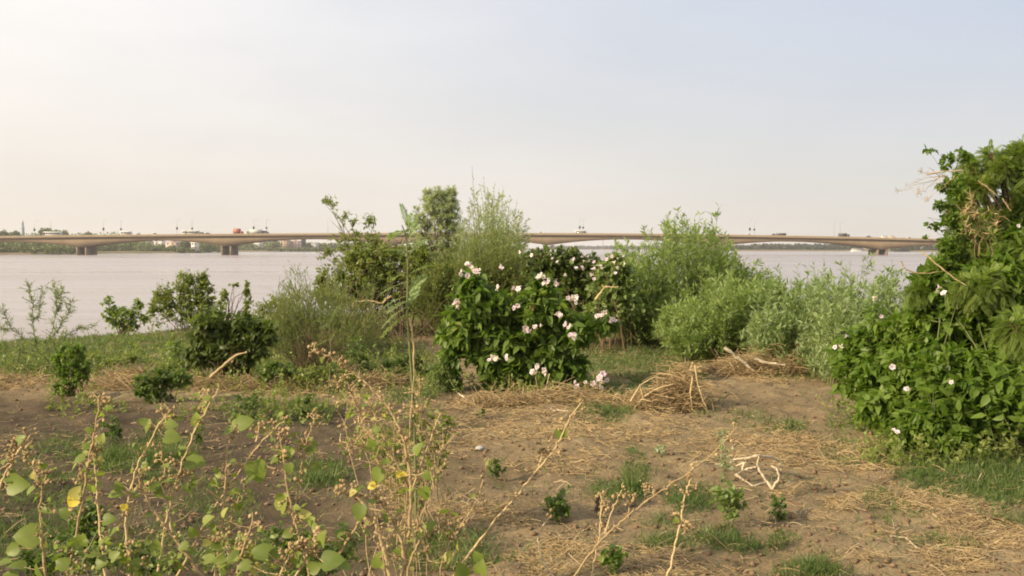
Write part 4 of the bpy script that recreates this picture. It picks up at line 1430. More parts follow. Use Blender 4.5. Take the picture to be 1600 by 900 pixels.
spray_tree('feathery_leaved_tree', 'tree with fine drooping feathery leaves rising over the big bush at the right edge', 9.6, 1620, [(1560, 258, 34, 26), (1605, 285, 50, 50), (1525, 290, 34, 24), (1500, 330, 26, 22), (1570, 350, 56, 36), (1520, 390, 54, 30, -.4), (1590, 410, 50, 46, -.7), (1530, 450, 66, 30, -1.0), (1640, 350, 50, 110), (1600, 520, 46, 40, -1.9), (1475, 430, 46, 20, -.5), (1590, 236, 26, 16), (1505, 290, 16, 18), (1500, 350, 16, 24), (1515, 258, 20, 12), (1440, 455, 30, 14, -.5), (1545, 240, 12, 8)], 1500)
bush('climbing_vine', 'leafy vine draped on the left edge of the feathery tree against the sky', 9.0, 1500, [(1480, 246, 14, 8), (1455, 234, 18, 3), (1474, 262, 8, 10), (1470, 290, 10, 12), (1494, 300, 22, 30), (1470, 322, 11, 12), (1480, 345, 16, 18), (1460, 356, 12, 8), (1448, 372, 6, 6), (1452, 340, 6, 5), (1510, 245, 16, 10), (1482, 390, 18, 24), (1470, 415, 12, 18), (1450, 352, 5, 4), (1500, 232, 5, 6), (1500, 350, 20, 24)],
     'bright', (.048, .034), 'ovate', 2, 330, 6, .004, .12, gap=.32, cat='vine', tw=.0022, base_at=(1530, 420, 9.2))
bush('dry_twig_bundle', 'bundle of dry straw coloured twigs caught in the feathery tree', 8.7, 1535, [(1515, 320, 22, 50), (1535, 350, 26, 40), (1510, 355, 20, 30), (1555, 345, 16, 26)], 'straw', (.07, .008), 'blade', 2, 75, 2, .0025, .06, 'drystem', gap=.1, cat='dry twigs', tw=.0024, base_at=(1535, 400, 8.9))
bush('dry_hanging_twig', 'thin reddish dry twigs hanging out into the sky left of the feathery tree', 8.8, 1500, [(1402, 296, 8, 8), (1415, 290, 8, 10), (1438, 300, 14, 20), (1440, 270, 12, 8), (1450, 312, 10, 12)], 'straw', (.04, .004), 'blade', 2, 46, 2, .003, .03, 'drystem', gap=0, cat='dry twigs', tw=.0014, base_at=(1475, 275, 9.0))

# ------------------------------------------------------------------ fallen branches, dry heaps
def branch(name, label, cat, paths, D, mat, r=.012, extra=None, lift=0.0, group=None, flat=False):
    """bent stick through photo pixels at a given distance (flat: lying on the ground)"""
    first = None
    m_ = MB()
    for pts in paths:
        if flat:
            W = []
            for x, y, *p in pts:
                h0, g0 = lift + (p[0] if p else 0), on(x, y)
                for _ in range(3):
                    g0 = gnd(x, y, float(height(g0[0], g0[1])) + h0)
                W.append(g0)
            W = np.array(W)
        else:
            W = np.array([pix(x, y, D + (p[0] if p else 0)) for x, y, *p in pts])
        if first is None:
            first = W[0]
        k = len(W)
        tt = np.linspace(0, k - 1, (k - 1) * 4 + 1)
        Q = np.stack([np.interp(tt, np.arange(k), W[:, a]) for a in range(3)], -1)
        Q[1:-1] = (Q[:-2] + 2 * Q[1:-1] + Q[2:]) / 4
        Q[1:-1] += rng.normal(size=(len(Q) - 2, 3)) * r * .25
        tubes(m_, Q, np.linspace(1, .5, len(Q)) * r * (1 + .20 * rng.normal(size=len(Q)).clip(-1.5, 1.5)), 7, rng.random())
    loc = first.copy()
    o = m_.build(name, M[mat], None, True, loc)
    tag(o, label, cat, group)
    return o


branch('bleached_branch', 'bleached forked branch loops lying on the bare soil', 'branch', [
    [(1206, 765, .02), (1196, 748, .06), (1183, 730, .12), (1186, 710, .22)], [(1183, 730, .12), (1168, 732, .06), (1150, 742, .02)], [(1206, 765, .02), (1218, 745, .10), (1214, 733, .14), (1205, 728, .16)],
    [(1186, 712, .22), (1205, 714, .20), (1219, 722, .14), (1220, 735, .08)], [(1186, 712, .22), (1165, 716, .14), (1145, 718, .08)], [(1165, 716, .12), (1160, 735, .03)], [(1150, 742, .01), (1175, 760, .0), (1200, 752, .02)], [(1168, 720, .1), (1150, 728, .03)]], 0, 'whitewood', .011, flat=True)
branch('snapped_stump', 'pale snapped stump sticking up from the dry heap right of the flowering bush', 'stump', [[(1072, 612), (1077, 590), (1083, 566)], [(1076, 595), (1086, 610), (1090, 635), (1098, 650)], [(1080, 578), (1084, 600)]], 11.6, 'drystem', .026)
branch('dry_arching_stems', 'pale dry stems arching down from the uprooted heap', 'dry stems', [[(985, 628), (1000, 602), (1022, 588), (1040, 592)], [(990, 640), (1008, 618), (1030, 606), (1052, 600)], [(1086, 570), (1090, 600), (1098, 625), (1108, 646)], [(1082, 590), (1078, 615), (1082, 640)], [(1000, 600), (1006, 625), (1014, 644)]], 10.7, 'drystem', .009)
branch('pale_stick', 'bent pale stick on top of the straw heap at the foot of the reeds', 'stick', [[(1132, 543), (1145, 552), (1152, 560)], [(1150, 556), (1168, 570), (1188, 588)]], 13.4, 'whitewood', .024)
branch('pale_stick', 'straight pale stick lying across the straw heap at the foot of the reeds', 'stick', [[(1178, 560), (1192, 566), (1212, 569), (1226, 570)]], 13.4, 'whitewood', .024)
branch('bent_branch', 'bare pale branch bent over in front of the crooked tangle', 'branch', [[(552, 482), (552, 472), (575, 470), (598, 474), (612, 462)], [(598, 474), (604, 466)]], 17.4, 'drystem', .022)
branch('forked_branch', 'forked bare branch jutting from the dark flowering shrub', 'branch', [[(930, 468), (942, 452), (946, 448)], [(946, 448), (955, 449), (966, 448)], [(944, 450), (940, 444)]], 15.9, 'drystem', .018)
branch('leaning_branch', 'bare branch leaning from the ground across the dark broad leaved bush', 'branch', [[(328, 590), (348, 572), (365, 557), (386, 550)], [(365, 557), (362, 566)]], 12.0, 'drystem', .020)
branch('vine_stem', 'pale looping bare stem at the left shoulder of the big right bush', 'branch', [[(1408, 408), (1414, 420), (1428, 426), (1450, 428), (1468, 424)]], 8.3, 'drystem', .007)
branch('vine_stem', 'straight bare stem slanting down to the right above the looping one', 'branch', [[(1440, 392), (1462, 412), (1478, 424), (1492, 436), (1510, 446)]], 8.3, 'drystem', .007)
branch('dry_branch', 'reddish brown bare branch slanting down beside the dry twig bundle in the feathery tree', 'branch', [[(1528, 282), (1545, 294), (1558, 306)]], 8.6, 'drystem', .009)
branch('dry_branch', 'pale dry branch lying level in the top of the climbing vine, reaching to the sky', 'branch', [[(1448, 272), (1475, 268), (1505, 266)]], 8.8, 'drystem', .008)
branch('dry_branch', 'short dry branch end showing at the right of the dry twig bundle', 'branch', [[(1566, 310), (1572, 318), (1580, 330)]], 8.6, 'drystem', .009)
branch('ground_stick', 'long thin crooked stick on the path at lower right', 'stick', [[(1392, 838, .01), (1415, 840, .02), (1430, 853, .02), (1448, 864, .01)], [(1448, 864, .01), (1470, 858, .01)]], 0, 'whitewood', .006, flat=True)
branch('ground_stick', 'dark thin stick on the soil at the right edge below the big bush', 'stick', [[(1520, 802, .015), (1560, 811, .02), (1600, 818, .015)]], 0, 'wood', .008, flat=True)
branch('ground_stick', 'pale stick at the left foot of the flowering bush', 'stick', [[(716, 614, .05), (730, 624, .03), (744, 634, .01)], [(730, 627, .02), (742, 642, .01)]], 0, 'whitewood', .010, flat=True)
branch('ground_stick', 'pale stick under the front edge of the flowering bush', 'stick', [[(856, 634, .03), (866, 642, .03), (888, 642, .02)]], 0, 'whitewood', .012, flat=True)
branch('dry_arching_stems', 'thin dry stems arching over the straw in front of the flowering bush', 'dry stems', [[(828, 602), (860, 610), (900, 618)], [(862, 596), (895, 602), (918, 616)], [(900, 618), (925, 608), (940, 604)], [(890, 640), (940, 632), (975, 622), (998, 612)]], 11.9, 'drystem', .008)
o = branch('rooted_stump', 'short brown chopped stump in the soil at lower middle', 'stump', [[(932, 802), (933, 788), (936, 774)], [(938, 800), (941, 790), (943, 784)]], 6.55, 'wood', .020)


def heap(name, label, cat, spots, n, mat='straw', ln=(.15, .6), r=.0035, up=.35, group=None):
    """tangled heap of dry stalks; spots (px, py, rx_m, ry_m, h_m)"""
    m_ = MB()
    c0 = on(spots[0][0], spots[0][1])
    for px, py, rx, ry, h in spots:
        c = on(px, py)
        k = n
        a = rng.random(k) * 6.283
        q = np.sqrt(rng.random(k))
        x, y = c[0] + np.cos(a) * q * rx, c[1] + np.sin(a) * q * ry
        z = height(x, y) + h * (1 - q ** 2) * rng.random(k) ** .75 + .01
        d = unit(rng.normal(size=(k, 3)) * (1, 1, up))
        l = (ln[0] + (ln[1] - ln[0]) * rng.random((k, 1)) ** 2) / 2
        A = np.stack([x, y, z], -1)
        s, e = A - d * l, A + d * l
        for w in (s, e):
            w[:, 2] = np.maximum(w[:, 2], height(w[:, 0], w[:, 1]) + .006)
        Q = bez(s, A + rng.normal(size=(k, 3)) * l * .35, e, 5)
        tubes(m_, Q, r * (.5 + rng.random((k, 1))) * np.linspace(1, .6, 5)[None], 3, rng.random(k))
    o = m_.build(name, M[mat], None, False, c0)
    tag(o, label, cat, group)
    return o


HG = 'heaps of cut straw on the ground'
heap('straw_heap', 'golden straw heap at the foot of the reeds', 'straw heap', [(1190, 580, .6, .5, .34), (1235, 580, .5, .45, .38), (1150, 582, .45, .4, .20), (1268, 582, .25, .3, .40)], 620, group=HG)
heap('straw_heap', 'brown uprooted root heap with a stump in it, right of the flowering bush', 'straw heap', [(1050, 636, .27, .25, .38), (1014, 638, .25, .22, .20), (1066, 634, .16, .18, .48)], 560, group=HG)
heap('straw_heap', 'flat straw heap along the front of the flowering bush', 'straw heap', [(820, 630, .6, .25, .10), (770, 634, .4, .2, .06), (890, 622, .45, .25, .14), (930, 634, .3, .2, .08)], 330, group=HG)
heap('straw_heap', 'tangled straw strip below the feathery shrub', 'straw heap', [(540, 606, .6, .35, .16), (590, 602, .4, .35, .12), (480, 608, .5, .3, .10)], 330, group=HG)
heap('straw_heap', 'straw strip at the foot of the dark broad leaved bush', 'straw heap', [(340, 606, .5, .3, .10), (400, 604, .5, .3, .08), (300, 604, .3, .3, .08)], 260, group=HG)
heap('straw_heap', 'small straw heap between the dark upright shrub and the low leafy clump', 'straw heap', [(175, 605, .4, .3, .12), (205, 590, .25, .3, .10)], 260, group=HG)
heap('straw_heap', 'thin straw strip at the left edge behind the dark upright shrub', 'straw heap', [(30, 600, .7, .3, .05), (-20, 602, .5, .3, .04)], 220, group=HG)

# ------------------------------------------------------------------ small plants on the clearing
def herb(px, py, h_px, w_px, label, mat='lowgreen', n=22, leaf=.05, dens=6, name='small_herb'):
    b = on(px, py)
    D = b[1]
    h, w = h_px * D / FPX, w_px * D / FPX
    return bush(name, label, D, px, [(px, py - h_px * .62, w_px * .5, h_px * .42), (px, py - h_px * .3, w_px * .42, h_px * .3)], mat, (leaf, leaf * .72), 'ovate', 3, n, dens, .004, .02, 'stem', gap=0, up=.25, droop=.15, cat='plant', group='small herbs on the clearing', tw=.002)


herb(875, 818, 60, 62, 'small dark round leaved herb left of the chopped stump', 'lowgreen', 30, .042, 8)
herb(1142, 822, 74, 56, 'largest small herb, pale leaved, below the bleached branch', 'pale', 40, .042, 9)
herb(1215, 812, 36, 32, 'small compact herb casting a shadow, alone on bare soil right of the largest one', 'lowgreen', 18, .040, 8)
herb(776, 748, 34, 34, 'tiny dark herb in mid clearing beside a dry stalk', 'lowgreen', 20, .034, 7)
herb(1034, 718, 26, 26, 'faint grey green sprig on the mound in mid clearing', 'grey', 14, .028, 6)
herb(1132, 752, 70, 34, 'upright grey green sprig left of the bleached branch', 'grey', 26, .026, 8)
herb(1128, 690, 22, 28, 'faint sprig at the tip of the long leaning dry stalk', 'grey', 12, .026, 6)
herb(385, 660, 56, 70, 'green herb below the straw at the foot of the dark bush', 'lowgreen', 50, .036, 8)
herb(480, 656, 42, 56, 'green herb below the straw under the feathery shrub', 'lowgreen', 40, .036, 8)
herb(240, 630, 56, 50, 'dark herb in front of the low leafy clump at left', 'lowgreen', 40, .045, 8)
herb(960, 896, 46, 50, 'bright green seedling at the bottom edge under the long dry stalk', 'bright', 18, .045, 6)
herb(590, 715, 52, 60, 'olive herb behind the arching dry weed', 'olive', 40, .034, 8)
herb(175, 690, 40, 40, 'dark shaded herb on the soil behind the leftmost weeds', 'lowgreen', 26, .045, 8)
herb(310, 700, 40, 36, 'dim green herb on bare soil among the left weeds', 'lowgreen', 20, .036, 7)
herb(752, 655, 20, 18, 'tiny sprout by the pale stick near the flowering bush', 'lowgreen', 9, .034, 6)
herb(1240, 672, 14, 44, 'flat green sprout patch on the path', 'lowgreen', 16, .030, 6)
o = heap('pale_stone', '', '', [(750, 702, .0, .0, 0)], 1) if False else None
st = MB()
c = on(750, 703)
d = rand_dirs(90)
import bmesh
bm = bmesh.new()
bmesh.ops.create_icosphere(bm, subdivisions=3, radius=1)
V = np.array([v.co for v in bm.verts])
F = np.array([[v.index for v in f.verts] for f in bm.faces])
bm.free()
V = V * (.040, .030, .020) * (0.8 + .4 * vnoise(V, 1.6, 4))[:, None]
st.add(V + c + (0, 0, .012), None, F)
tag(st.build('pale_stone', M['stone'], None, True, c), 'small pale stone on the soil in the middle of the clearing', 'stone')

# ------------------------------------------------------------------ tall weeds in the foreground
def smooth_path(W, k=5):
    n = len(W)
    tt = np.linspace(0, n - 1, (n - 1) * k + 1)
    Q = np.stack([np.interp(tt, np.arange(n), W[:, a]) for a in range(3)], -1)
    for _ in range(2):
        Q[1:-1] = (Q[:-2] + 2 * Q[1:-1] + Q[2:]) / 4
    return Q


def weed(label, D, stems, big=(), seeds=1.0, small=0, mat='drystem', r=.0046, leafm='mallow', cat='weed', name='mallow_weed', dz=None):
    """stems: pixel polylines from the tip down; the first runs on to the ground.
    big: (px, py, size_px, direction deg, kind) single heart-shaped leaves; small: number of little leaves per stem"""
    tops = [np.array([pix(x, y, D + .06 * i) for x, y in s]) for i, s in enumerate(stems)]
    main = tops[0]
    low = main[-1]
    dirn = unit(main[-1] - main[-2])
    if dirn[2] > -.3:
        dirn = np.array([0, 0, -1.0])
    foot = low + dirn * ((low[2] - 0.0) / -dirn[2]) * .6
    foot[2] = float(height(foot[0], foot[1]))
    if low[2] - foot[2] > .05:
        tops[0] = np.concatenate([main, [foot - (0, 0, .03)]])
    o = thing(name, label, cat, foot, 'tall weeds in the foreground')
    st_, lf, heads = MB(), MB(), []
    for i, W in enumerate(tops):
        Q = smooth_path(W)
        Q[1:-1] += rng.normal(size=(len(Q) - 2, 3)) * .002
        rr = r * (1.0 if i == 0 else .75) * np.linspace(.55, 1.25, len(Q))
        tubes(st_, Q, rr, 6, rng.random())
        tip_len = np.linalg.norm(W[0] - W[1])
        # seed heads and short side twigs, thickest near the tip
        ns = int(seeds * (14 if i == 0 else 9))
        t = rng.random((1, max(ns, 1))) ** 1.5 * .62
        P_, D_ = along(Q[None], t)
        P_, D_ = P_[0], D_[0]
        for p, d in zip(P_[:ns], D_[:ns]):
            s_dir = unit(np.cross(d, rand_dirs(1)[0]) + (0, 0, .5))
            L_ = .010 + .028 * rng.random()
            e = p + s_dir * L_
            tubes(st_, np.stack([p, p + s_dir * L_ * .5 + (0, 0, .003), e]), np.array([.35, .28, .22]) * r, 4, rng.random())
            for _ in range(rng.integers(1, 4)):
                heads.append((e + rng.normal(size=3) * .007, s_dir, .0065 * (.6 + .7 * rng.random())))
        if small:
            t = rng.random((1, small)) ** 1.1 * .95
            P_, D_ = along(Q[None], t)
            k = small
            sdv = unit(np.cross(D_[0], rand_dirs(k)))
            e = P_[0] + sdv * (.012 + .03 * rng.random((k, 1)))
            tubes(st_, np.stack([P_[0], (P_[0] + e) / 2 + (0, 0, .004), e], 1), np.array([.3, .25, .2]) * r, 3, rng.random(k))
            s = .014 + .024 * rng.random(k) ** 1.7
            leaves(lf, e, unit(sdv + (0, 0, -.15) + rng.normal(size=(k, 3)) * .4), unit(np.array([-.3, -.5, .7]) + rng.normal(size=(k, 3)) * .6), s, s * .85, 'heart', rng.random(k))
    for b in big:
        px, py, sz, ang = b[:4]
        kind = b[4] if len(b) > 4 else 'g'
        s = sz * .88 * D / FPX
        c = pix(px, py, D - .02 + .04 * rng.random())
        a = RAD(ang)
        d = unit(np.array([math.cos(a), -.25 + .3 * rng.random(), math.sin(a)]))
        nrm = unit(np.array([-.25, -.75, .55]) + rng.normal(size=3) * .22)
        base = c - d * s * .5
        one = MB()
        leaves(one, [base], [d], [nrm], s, s * (.95 if kind != 'n' else .5), 'heart', [{'g': .35, 'p': .95, 'd': .05, 'n': .3, 'y': .5}[kind] * (.8 + .3 * rng.random())])
        lo = one.build('leaf', M['yellow' if kind == 'y' else leafm], o, True)
        if kind == 'y':
            tag(lo, 'yellow withered leaf')
        # stalk from the nearest stem
        allp = np.concatenate([smooth_path(W) for W in tops])
        q = allp[((allp - base) ** 2).sum(1).argmin()]
        if np.linalg.norm(q - base) < .25:
            tubes(st_, np.stack([q, (q + base) / 2 + (0, 0, -.008), base]), np.array([.4, .32, .28]) * r, 4, rng.random())
    st_.build('stem', M[mat], o, True)
    if lf.n:
        lf.build('foliage', M[leafm], o, True)
    if not _heads:
        for k in range(3):
            h = MB()
            seed_head(h, np.zeros(3), np.array([0, 0, 1.0]), 1.0)
            ho = h.build('seed_head', M['seed'], None, True, (0, 0, 0))
            ho.data.attributes['tint'].data.foreach_set('value', np.full(24, [.15, .5, .85][k], np.float32))
            _heads.append(ho.data)
            bpy.data.objects.remove(ho)
    for q, ax, sz in heads[:90]:
        ho = bpy.data.objects.new('seed_head', _heads[rng.integers(3)])
        COL.objects.link(ho)
        ho.parent = o
        place(ho, o, q, ax, sz)
    return o


_heads = []
_a6 = np.arange(6) * math.pi / 3


def seed_head(mb, c, ax, r):
    """ribbed little capsule"""
    A, B = frames(unit(np.asarray(ax))[None])
    A, B, ax = A[0], B[0], unit(np.asarray(ax))
    rings = [c + r * (ax * z + (A * np.cos(_a6)[:, None] + B * np.sin(_a6)[:, None]) * (q * (1 + .12 * (-1.0) ** np.arange(6)))[:, None]) for z, q in ((-.8, .35), (-.2, 1.0), (.5, .85), (.8, .35))]
    i = np.arange(24).reshape(4, 6)
    mb.add(np.concatenate(rings), np.stack([i[:-1], np.roll(i[:-1], -1, 1), np.roll(i[1:], -1, 1), i[1:]], -1).reshape(-1, 4), None, rng.random())


weed('weed stalk with brown heads cut by the left edge of the picture', 3.2, [[(47, 680), (32, 700), (18, 725), (5, 750), (-8, 790), (-14, 860), (-16, 920)], [(35, 692), (20, 720), (0, 735)]], [(30, 757, 40, 0), (34, 686, 20, 40), (12, 745, 26, 180, 'd'), (6, 880, 30, 20), (14, 900, 26, 160)], 1.6, 6)
weed('thin weed stalk with the largest leaf low at its left', 3.1, [[(76, 735), (66, 760), (62, 800), (66, 850), (73, 910)], [(50, 728), (64, 760)]], [(40, 838, 46, 175), (79, 781, 16, 60), (52, 742, 14, 90, 'p'), (18, 860, 26, 200), (78, 800, 14, -20, 'n'), (24, 885, 30, 170)], .7, 6)
weed('tall weed stalk, leftmost of the high ones, with a yellow withered leaf', 3.4, [[(156, 622), (152, 655), (143, 700), (134, 750), (126, 800), (114, 860), (103, 915)], [(163, 628), (154, 645)], [(146, 700), (140, 720)]], [(123, 719, 22, 200), (157, 690, 22, 40), (133, 697, 14, 160), (113, 784, 26, 225, 'y'), (120, 768, 24, 60, 'p'), (131, 846, 26, -70), (160, 683, 16, 80, 'p'), (100, 800, 22, 150, 'd'), (116, 730, 12, 230, 'p'), (138, 672, 14, 150)], 1.3, 10)
weed('second stalk rising beside the leftmost high weed', 3.55, [[(145, 690), (149, 730), (151, 780), (157, 830), (166, 900)], [(120, 745), (148, 760)]], [(140, 760, 14, 120), (172, 812, 24, 10, 'd'), (164, 845, 22, 30, 'p'), (178, 830, 20, 40)], .8, 14)
weed('bowed weed stalk with a brown tuft and two round leaves at its head', 3.3, [[(266, 640), (250, 662), (232, 695), (214, 730), (203, 770), (196, 810), (199, 860), (204, 915)], [(258, 655), (268, 640)], [(250, 690), (256, 725), (262, 760)]], [(231, 668, 24, 240), (270, 664, 20, 0), (271, 684, 30, -10), (226, 733, 22, 250), (242, 760, 26, 0), (180, 772, 28, 190), (192, 792, 14, 150, 'y'), (184, 758, 18, 120), (252, 772, 20, -20)], 1.3, 10)
weed('tall slanting weed with a pale flower-like leaf near its tip', 3.5, [[(341, 607), (322, 640), (304, 672), (288, 712), (276, 750), (266, 790), (255, 840), (243, 915)], [(296, 735), (282, 748), (268, 768)], [(326, 618), (318, 632)]], [(308, 654, 24, 100, 'p'), (307, 722, 36, -5), (322, 622, 13, 160, 'p'), (285, 700, 14, 180, 'n')], .9, 8)
weed('weed stalk leaning the other way across the slanting one', 3.25, [[(214, 742), (222, 765), (234, 790), (252, 815), (275, 845), (300, 878), (325, 915)], [(250, 750), (262, 800), (270, 830)]], [(248, 835, 16, 210, 'p'), (272, 870, 24, 30, 'p'), (285, 855, 20, 200)], .6, 10)
weed('long right-leaning weed with a bare branching tip', 3.6, [[(446, 655), (425, 675), (402, 698), (380, 730), (358, 758), (334, 795), (305, 845), (270, 915)], [(405, 672), (400, 690)], [(420, 660), (418, 684)]], [(326, 800, 22, 230, 'd'), (343, 840, 34, -80, 'p'), (372, 660, 24, 40), (300, 830, 20, 120)], .8, 6)
weed('upright weed with round leaves at the top, before the right-leaning one', 3.45, [[(369, 665), (358, 690), (354, 720), (352, 760), (349, 800), (342, 850), (336, 915)], [(384, 755), (368, 790), (355, 840)]], [(355, 674, 20, 200), (385, 660, 30, 20), (374, 652, 14, 110), (403, 738, 42, -75), (335, 752, 16, 90, 'p'), (377, 793, 16, 60, 'p'), (325, 870, 22, 180, 'p'), (389, 750, 24, 220, 'd')], .8, 12)
weed('weed with knotted brown heads left of the arching dry weed', 3.7, [[(491, 655), (480, 685), (472, 720), (466, 760), (460, 810), (455, 860), (452, 920)], [(474, 700), (484, 690)]], [(488, 704, 20, 20), (474, 698, 12, 200), (449, 707, 20, 200), (476, 805, 26, 20, 'p'), (495, 730, 18, -20, 'd')], 1.6, 12)
weed('weed with hole eaten pale leaf beside the knotted one', 3.4, [[(437, 675), (443, 710), (448, 760), (456, 800), (468, 840), (480, 880), (486, 920)], [(442, 700), (432, 712), (424, 725)]], [(443, 784, 34, 70, 'p'), (447, 708, 22, -30), (428, 720, 14, 200), (452, 733, 20, -80), (487, 812, 20, 60, 'p'), (448, 835, 20, 200), (490, 850, 26, -60)], 1.5, 12)
weed('low leafy weed at the bottom edge with curled brown heads', 2.9, [[(470, 850), (455, 868), (440, 890), (430, 930)], [(500, 836), (480, 868), (462, 900)], [(420, 860), (430, 890)]], [(405, 862, 32, 170, 'd'), (428, 862, 26, 20, 'd'), (466, 870, 30, 60), (494, 885, 26, 30), (522, 876, 40, 10, 'd'), (540, 885, 26, -20), (505, 840, 30, 80), (380, 885, 24, 190)], 2.2, 12)
weed('leafy weed at the bottom edge between the slanting stalks', 3.0, [[(395, 812), (385, 845), (372, 880), (366, 930)], [(350, 842), (364, 880)], [(400, 850), (384, 880)]], [(326, 812, 24, 40, 'p'), (352, 800, 20, 70, 'p'), (362, 872, 26, 190, 'd'), (330, 875, 24, 10)], .8, 20)
weed('low sprawling weed at the bottom left corner', 3.0, [[(150, 836), (136, 868), (120, 900), (112, 940)], [(96, 850), (110, 890)], [(180, 855), (160, 885), (140, 910)]], [(140, 862, 26, 170), (160, 880, 24, 20, 'd'), (96, 880, 26, 160), (180, 868, 22, 40), (60, 890, 26, 120)], .5, 26, leafm='mallow', mat='stem')
weed('low sprawling weed along the bottom edge left of centre', 3.15, [[(250, 832), (240, 866), (228, 900), (222, 940)], [(205, 850), (220, 890)], [(285, 850), (262, 885), (240, 915)]], [(210, 880, 22, 160), (262, 880, 22, 30), (244, 850, 20, 90)], .4, 26, leafm='mallow', mat='stem')

# the dry weed in the centre
weed('tall dry weed arching to the left, with a bushel of curled brown heads', 3.6, [[(488, 548), (521, 560), (545, 577), (570, 597), (592, 620), (611, 640), (624, 668), (634, 700), (641, 740), (643, 790), (638, 840), (630, 890), (626, 930)], [(575, 625), (595, 670), (606, 700), (622, 730), (640, 760)], [(560, 660), (590, 690), (612, 716), (636, 742)], [(530, 690), (566, 700), (600, 720), (634, 745)], [(690, 640), (672, 690), (655, 730), (642, 780)], [(545, 605), (560, 640), (575, 690), (600, 740)]],
     [(591, 745, 30, 250), (664, 772, 26, -80), (628, 742, 20, 20, 'y'), (655, 700, 24, 60), (580, 690, 18, 110), (560, 802, 26, 230, 'd'), (668, 744, 18, -40), (605, 806, 22, -60, 'p'), (580, 760, 16, 200, 'y')], 3.4, 16, r=.0062)
weed('dry weed stalk with a hooked tip below the arching one', 3.35, [[(531, 770), (548, 773), (562, 777), (574, 797), (584, 815), (594, 840), (603, 865), (610, 900), (612, 930)], [(580, 780), (596, 786), (606, 800), (618, 822), (628, 845), (632, 880)], [(571, 803), (552, 830), (530, 865)]], [(562, 802, 30, 260, 'd'), (590, 876, 26, 100), (500, 830, 24, 90, 'p')], 1.8, 10, r=.0075)
weed('dry weed stalk bending right from the foot of the arching one', 3.5, [[(702, 812), (690, 828), (672, 830), (655, 845), (640, 880), (634, 925)], [(652, 826), (666, 860), (674, 900)], [(730, 815), (700, 840), (690, 880), (686, 920)]], [(676, 820, 18, 40), (704, 868, 24, 60, 'p'), (720, 890, 30, 100), (752, 885, 28, 80), (745, 868, 20, 120)], 1.2, 14)
weed('slim dry stalk leaning right with crumbled leaves on its upper half', 4.0, [[(764, 716), (756, 745), (748, 775), (735, 800), (722, 820), (702, 850), (690, 880), (680, 930)], [(712, 800), (722, 818)]], [(764, 722, 12, 60, 'p'), (738, 776, 12, 200, 'p')], 1.3, 0, r=.0045)
weed('long dry stalk with one green leaf near the top, right of the slim one', 4.0, [[(912, 624), (892, 650), (880, 676), (868, 700), (850, 722), (828, 748), (806, 776), (782, 802), (755, 838), (730, 868), (700, 915)], [(850, 700), (842, 728)]], [(877, 680, 24, -85)], 1.6, 0, r=.005)
weed('longest bare stalk leaning right over the clearing', 3.7, [[(1152, 668), (1118, 705), (1083, 734), (1058, 750), (1030, 768), (1004, 788), (980, 806), (960, 824), (940, 843), (918, 872), (894, 905), (880, 930)], [(974, 754), (965, 780), (954, 806), (944, 834)], [(1010, 762), (1007, 784)], [(986, 782), (982, 802)], [(934, 838), (936, 850), (938, 820), (940, 790)]], [(940, 872, 12, 60)], .9, 0, r=.0037)
weed('bare upright dry stalk with a crumpled head right of the longest one', 3.7, [[(1083, 730), (1077, 752), (1070, 775), (1064, 815), (1056, 850), (1044, 895), (1038, 930)], [(1078, 826), (1066, 835)]], [(1056, 812, 12, 100, 'p')], 1.0, 0, r=.0045)
weed('thin curved bare stalk at the lower middle', 3.9, [[(858, 808), (846, 826), (840, 840), (842, 860), (854, 885), (872, 910), (880, 930)]], [], .1, 0, mat='whitewood', r=.004)
weed('short branched dry stalk near the bottom edge right of the thin curved one', 4.0, [[(938, 770), (940, 800), (937, 830), (934, 850), (928, 880), (920, 930)], [(948, 786), (940, 815)]], [], 1.0, 0, r=.004)

# tall seedling with pinnate leaves
o = thing('pinnate_seedling', 'tall slender seedling with ladder-like leaves standing before the tangle', 'weed', on(650, 872))
D = on(650, 872)[1]
st_, fr = MB(), MB()
W = np.array([pix(x, y, D) for x, y in [(628, 352), (634, 365), (637, 400), (637, 440), (636, 500), (640, 540), (644, 600), (647, 660), (649, 720), (650, 780), (650, 872)]])
tubes(st_, smooth_path(W, 4), np.linspace(.0035, .010, 41), 6, .3)
FRN = [((637, 358), (627, 320), 18), ((635, 362), (605, 372), 16), ((638, 362), (646, 336), 14), ((636, 395), (600, 392), 13), ((637, 412), (602, 414), 13), ((637, 398), (668, 375), 12), ((637, 440), (595, 460), 18), ((637, 462), (594, 485), 18), ((637, 470), (606, 488), 14), ((637, 478), (598, 512), 18),
       ((637, 490), (596, 528), 16), ((638, 462), (655, 452), 9), ((638, 455), (665, 432), 12), ((638, 478), (652, 458), 10), ((638, 430), (675, 415), 12), ((637, 372), (652, 352), 10), ((637, 425), (610, 440), 12)]
for a, b, n in FRN:
    y0 = rng.normal() * .05
    frond(fr, st_, pix(a[0], a[1], D), pix(b[0], b[1], D + y0), n, .040, .0085, .10)
st_.build('stem', M['stem'], o, True)
fr.build('fronds', M['palefrond'], o)
o = thing('pinnate_seedling', 'short seedling with ladder-like leaves in front of the lower feathery shrub', 'weed', on(512, 640))
D = on(512, 640)[1]
st_, fr = MB(), MB()
W = np.array([pix(x, y, D) for x, y in [(514, 500), (516, 525), (517, 560), (514, 600), (512, 640)]])
tubes(st_, smooth_path(W, 4), np.linspace(.003, .007, 17), 6, .3)
for a, b, n in [((515, 502), (530, 478), 12), ((514, 502), (486, 503), 14), ((515, 508), (498, 514), 10), ((516, 530), (490, 543), 12), ((516, 536), (522, 522), 7)]:
    frond(fr, st_, pix(*a, D), pix(*b, D), n, .026, .008, .06)
st_.build('stem', M['stem'], o, True)
fr.build('fronds', M['palefrond'], o)
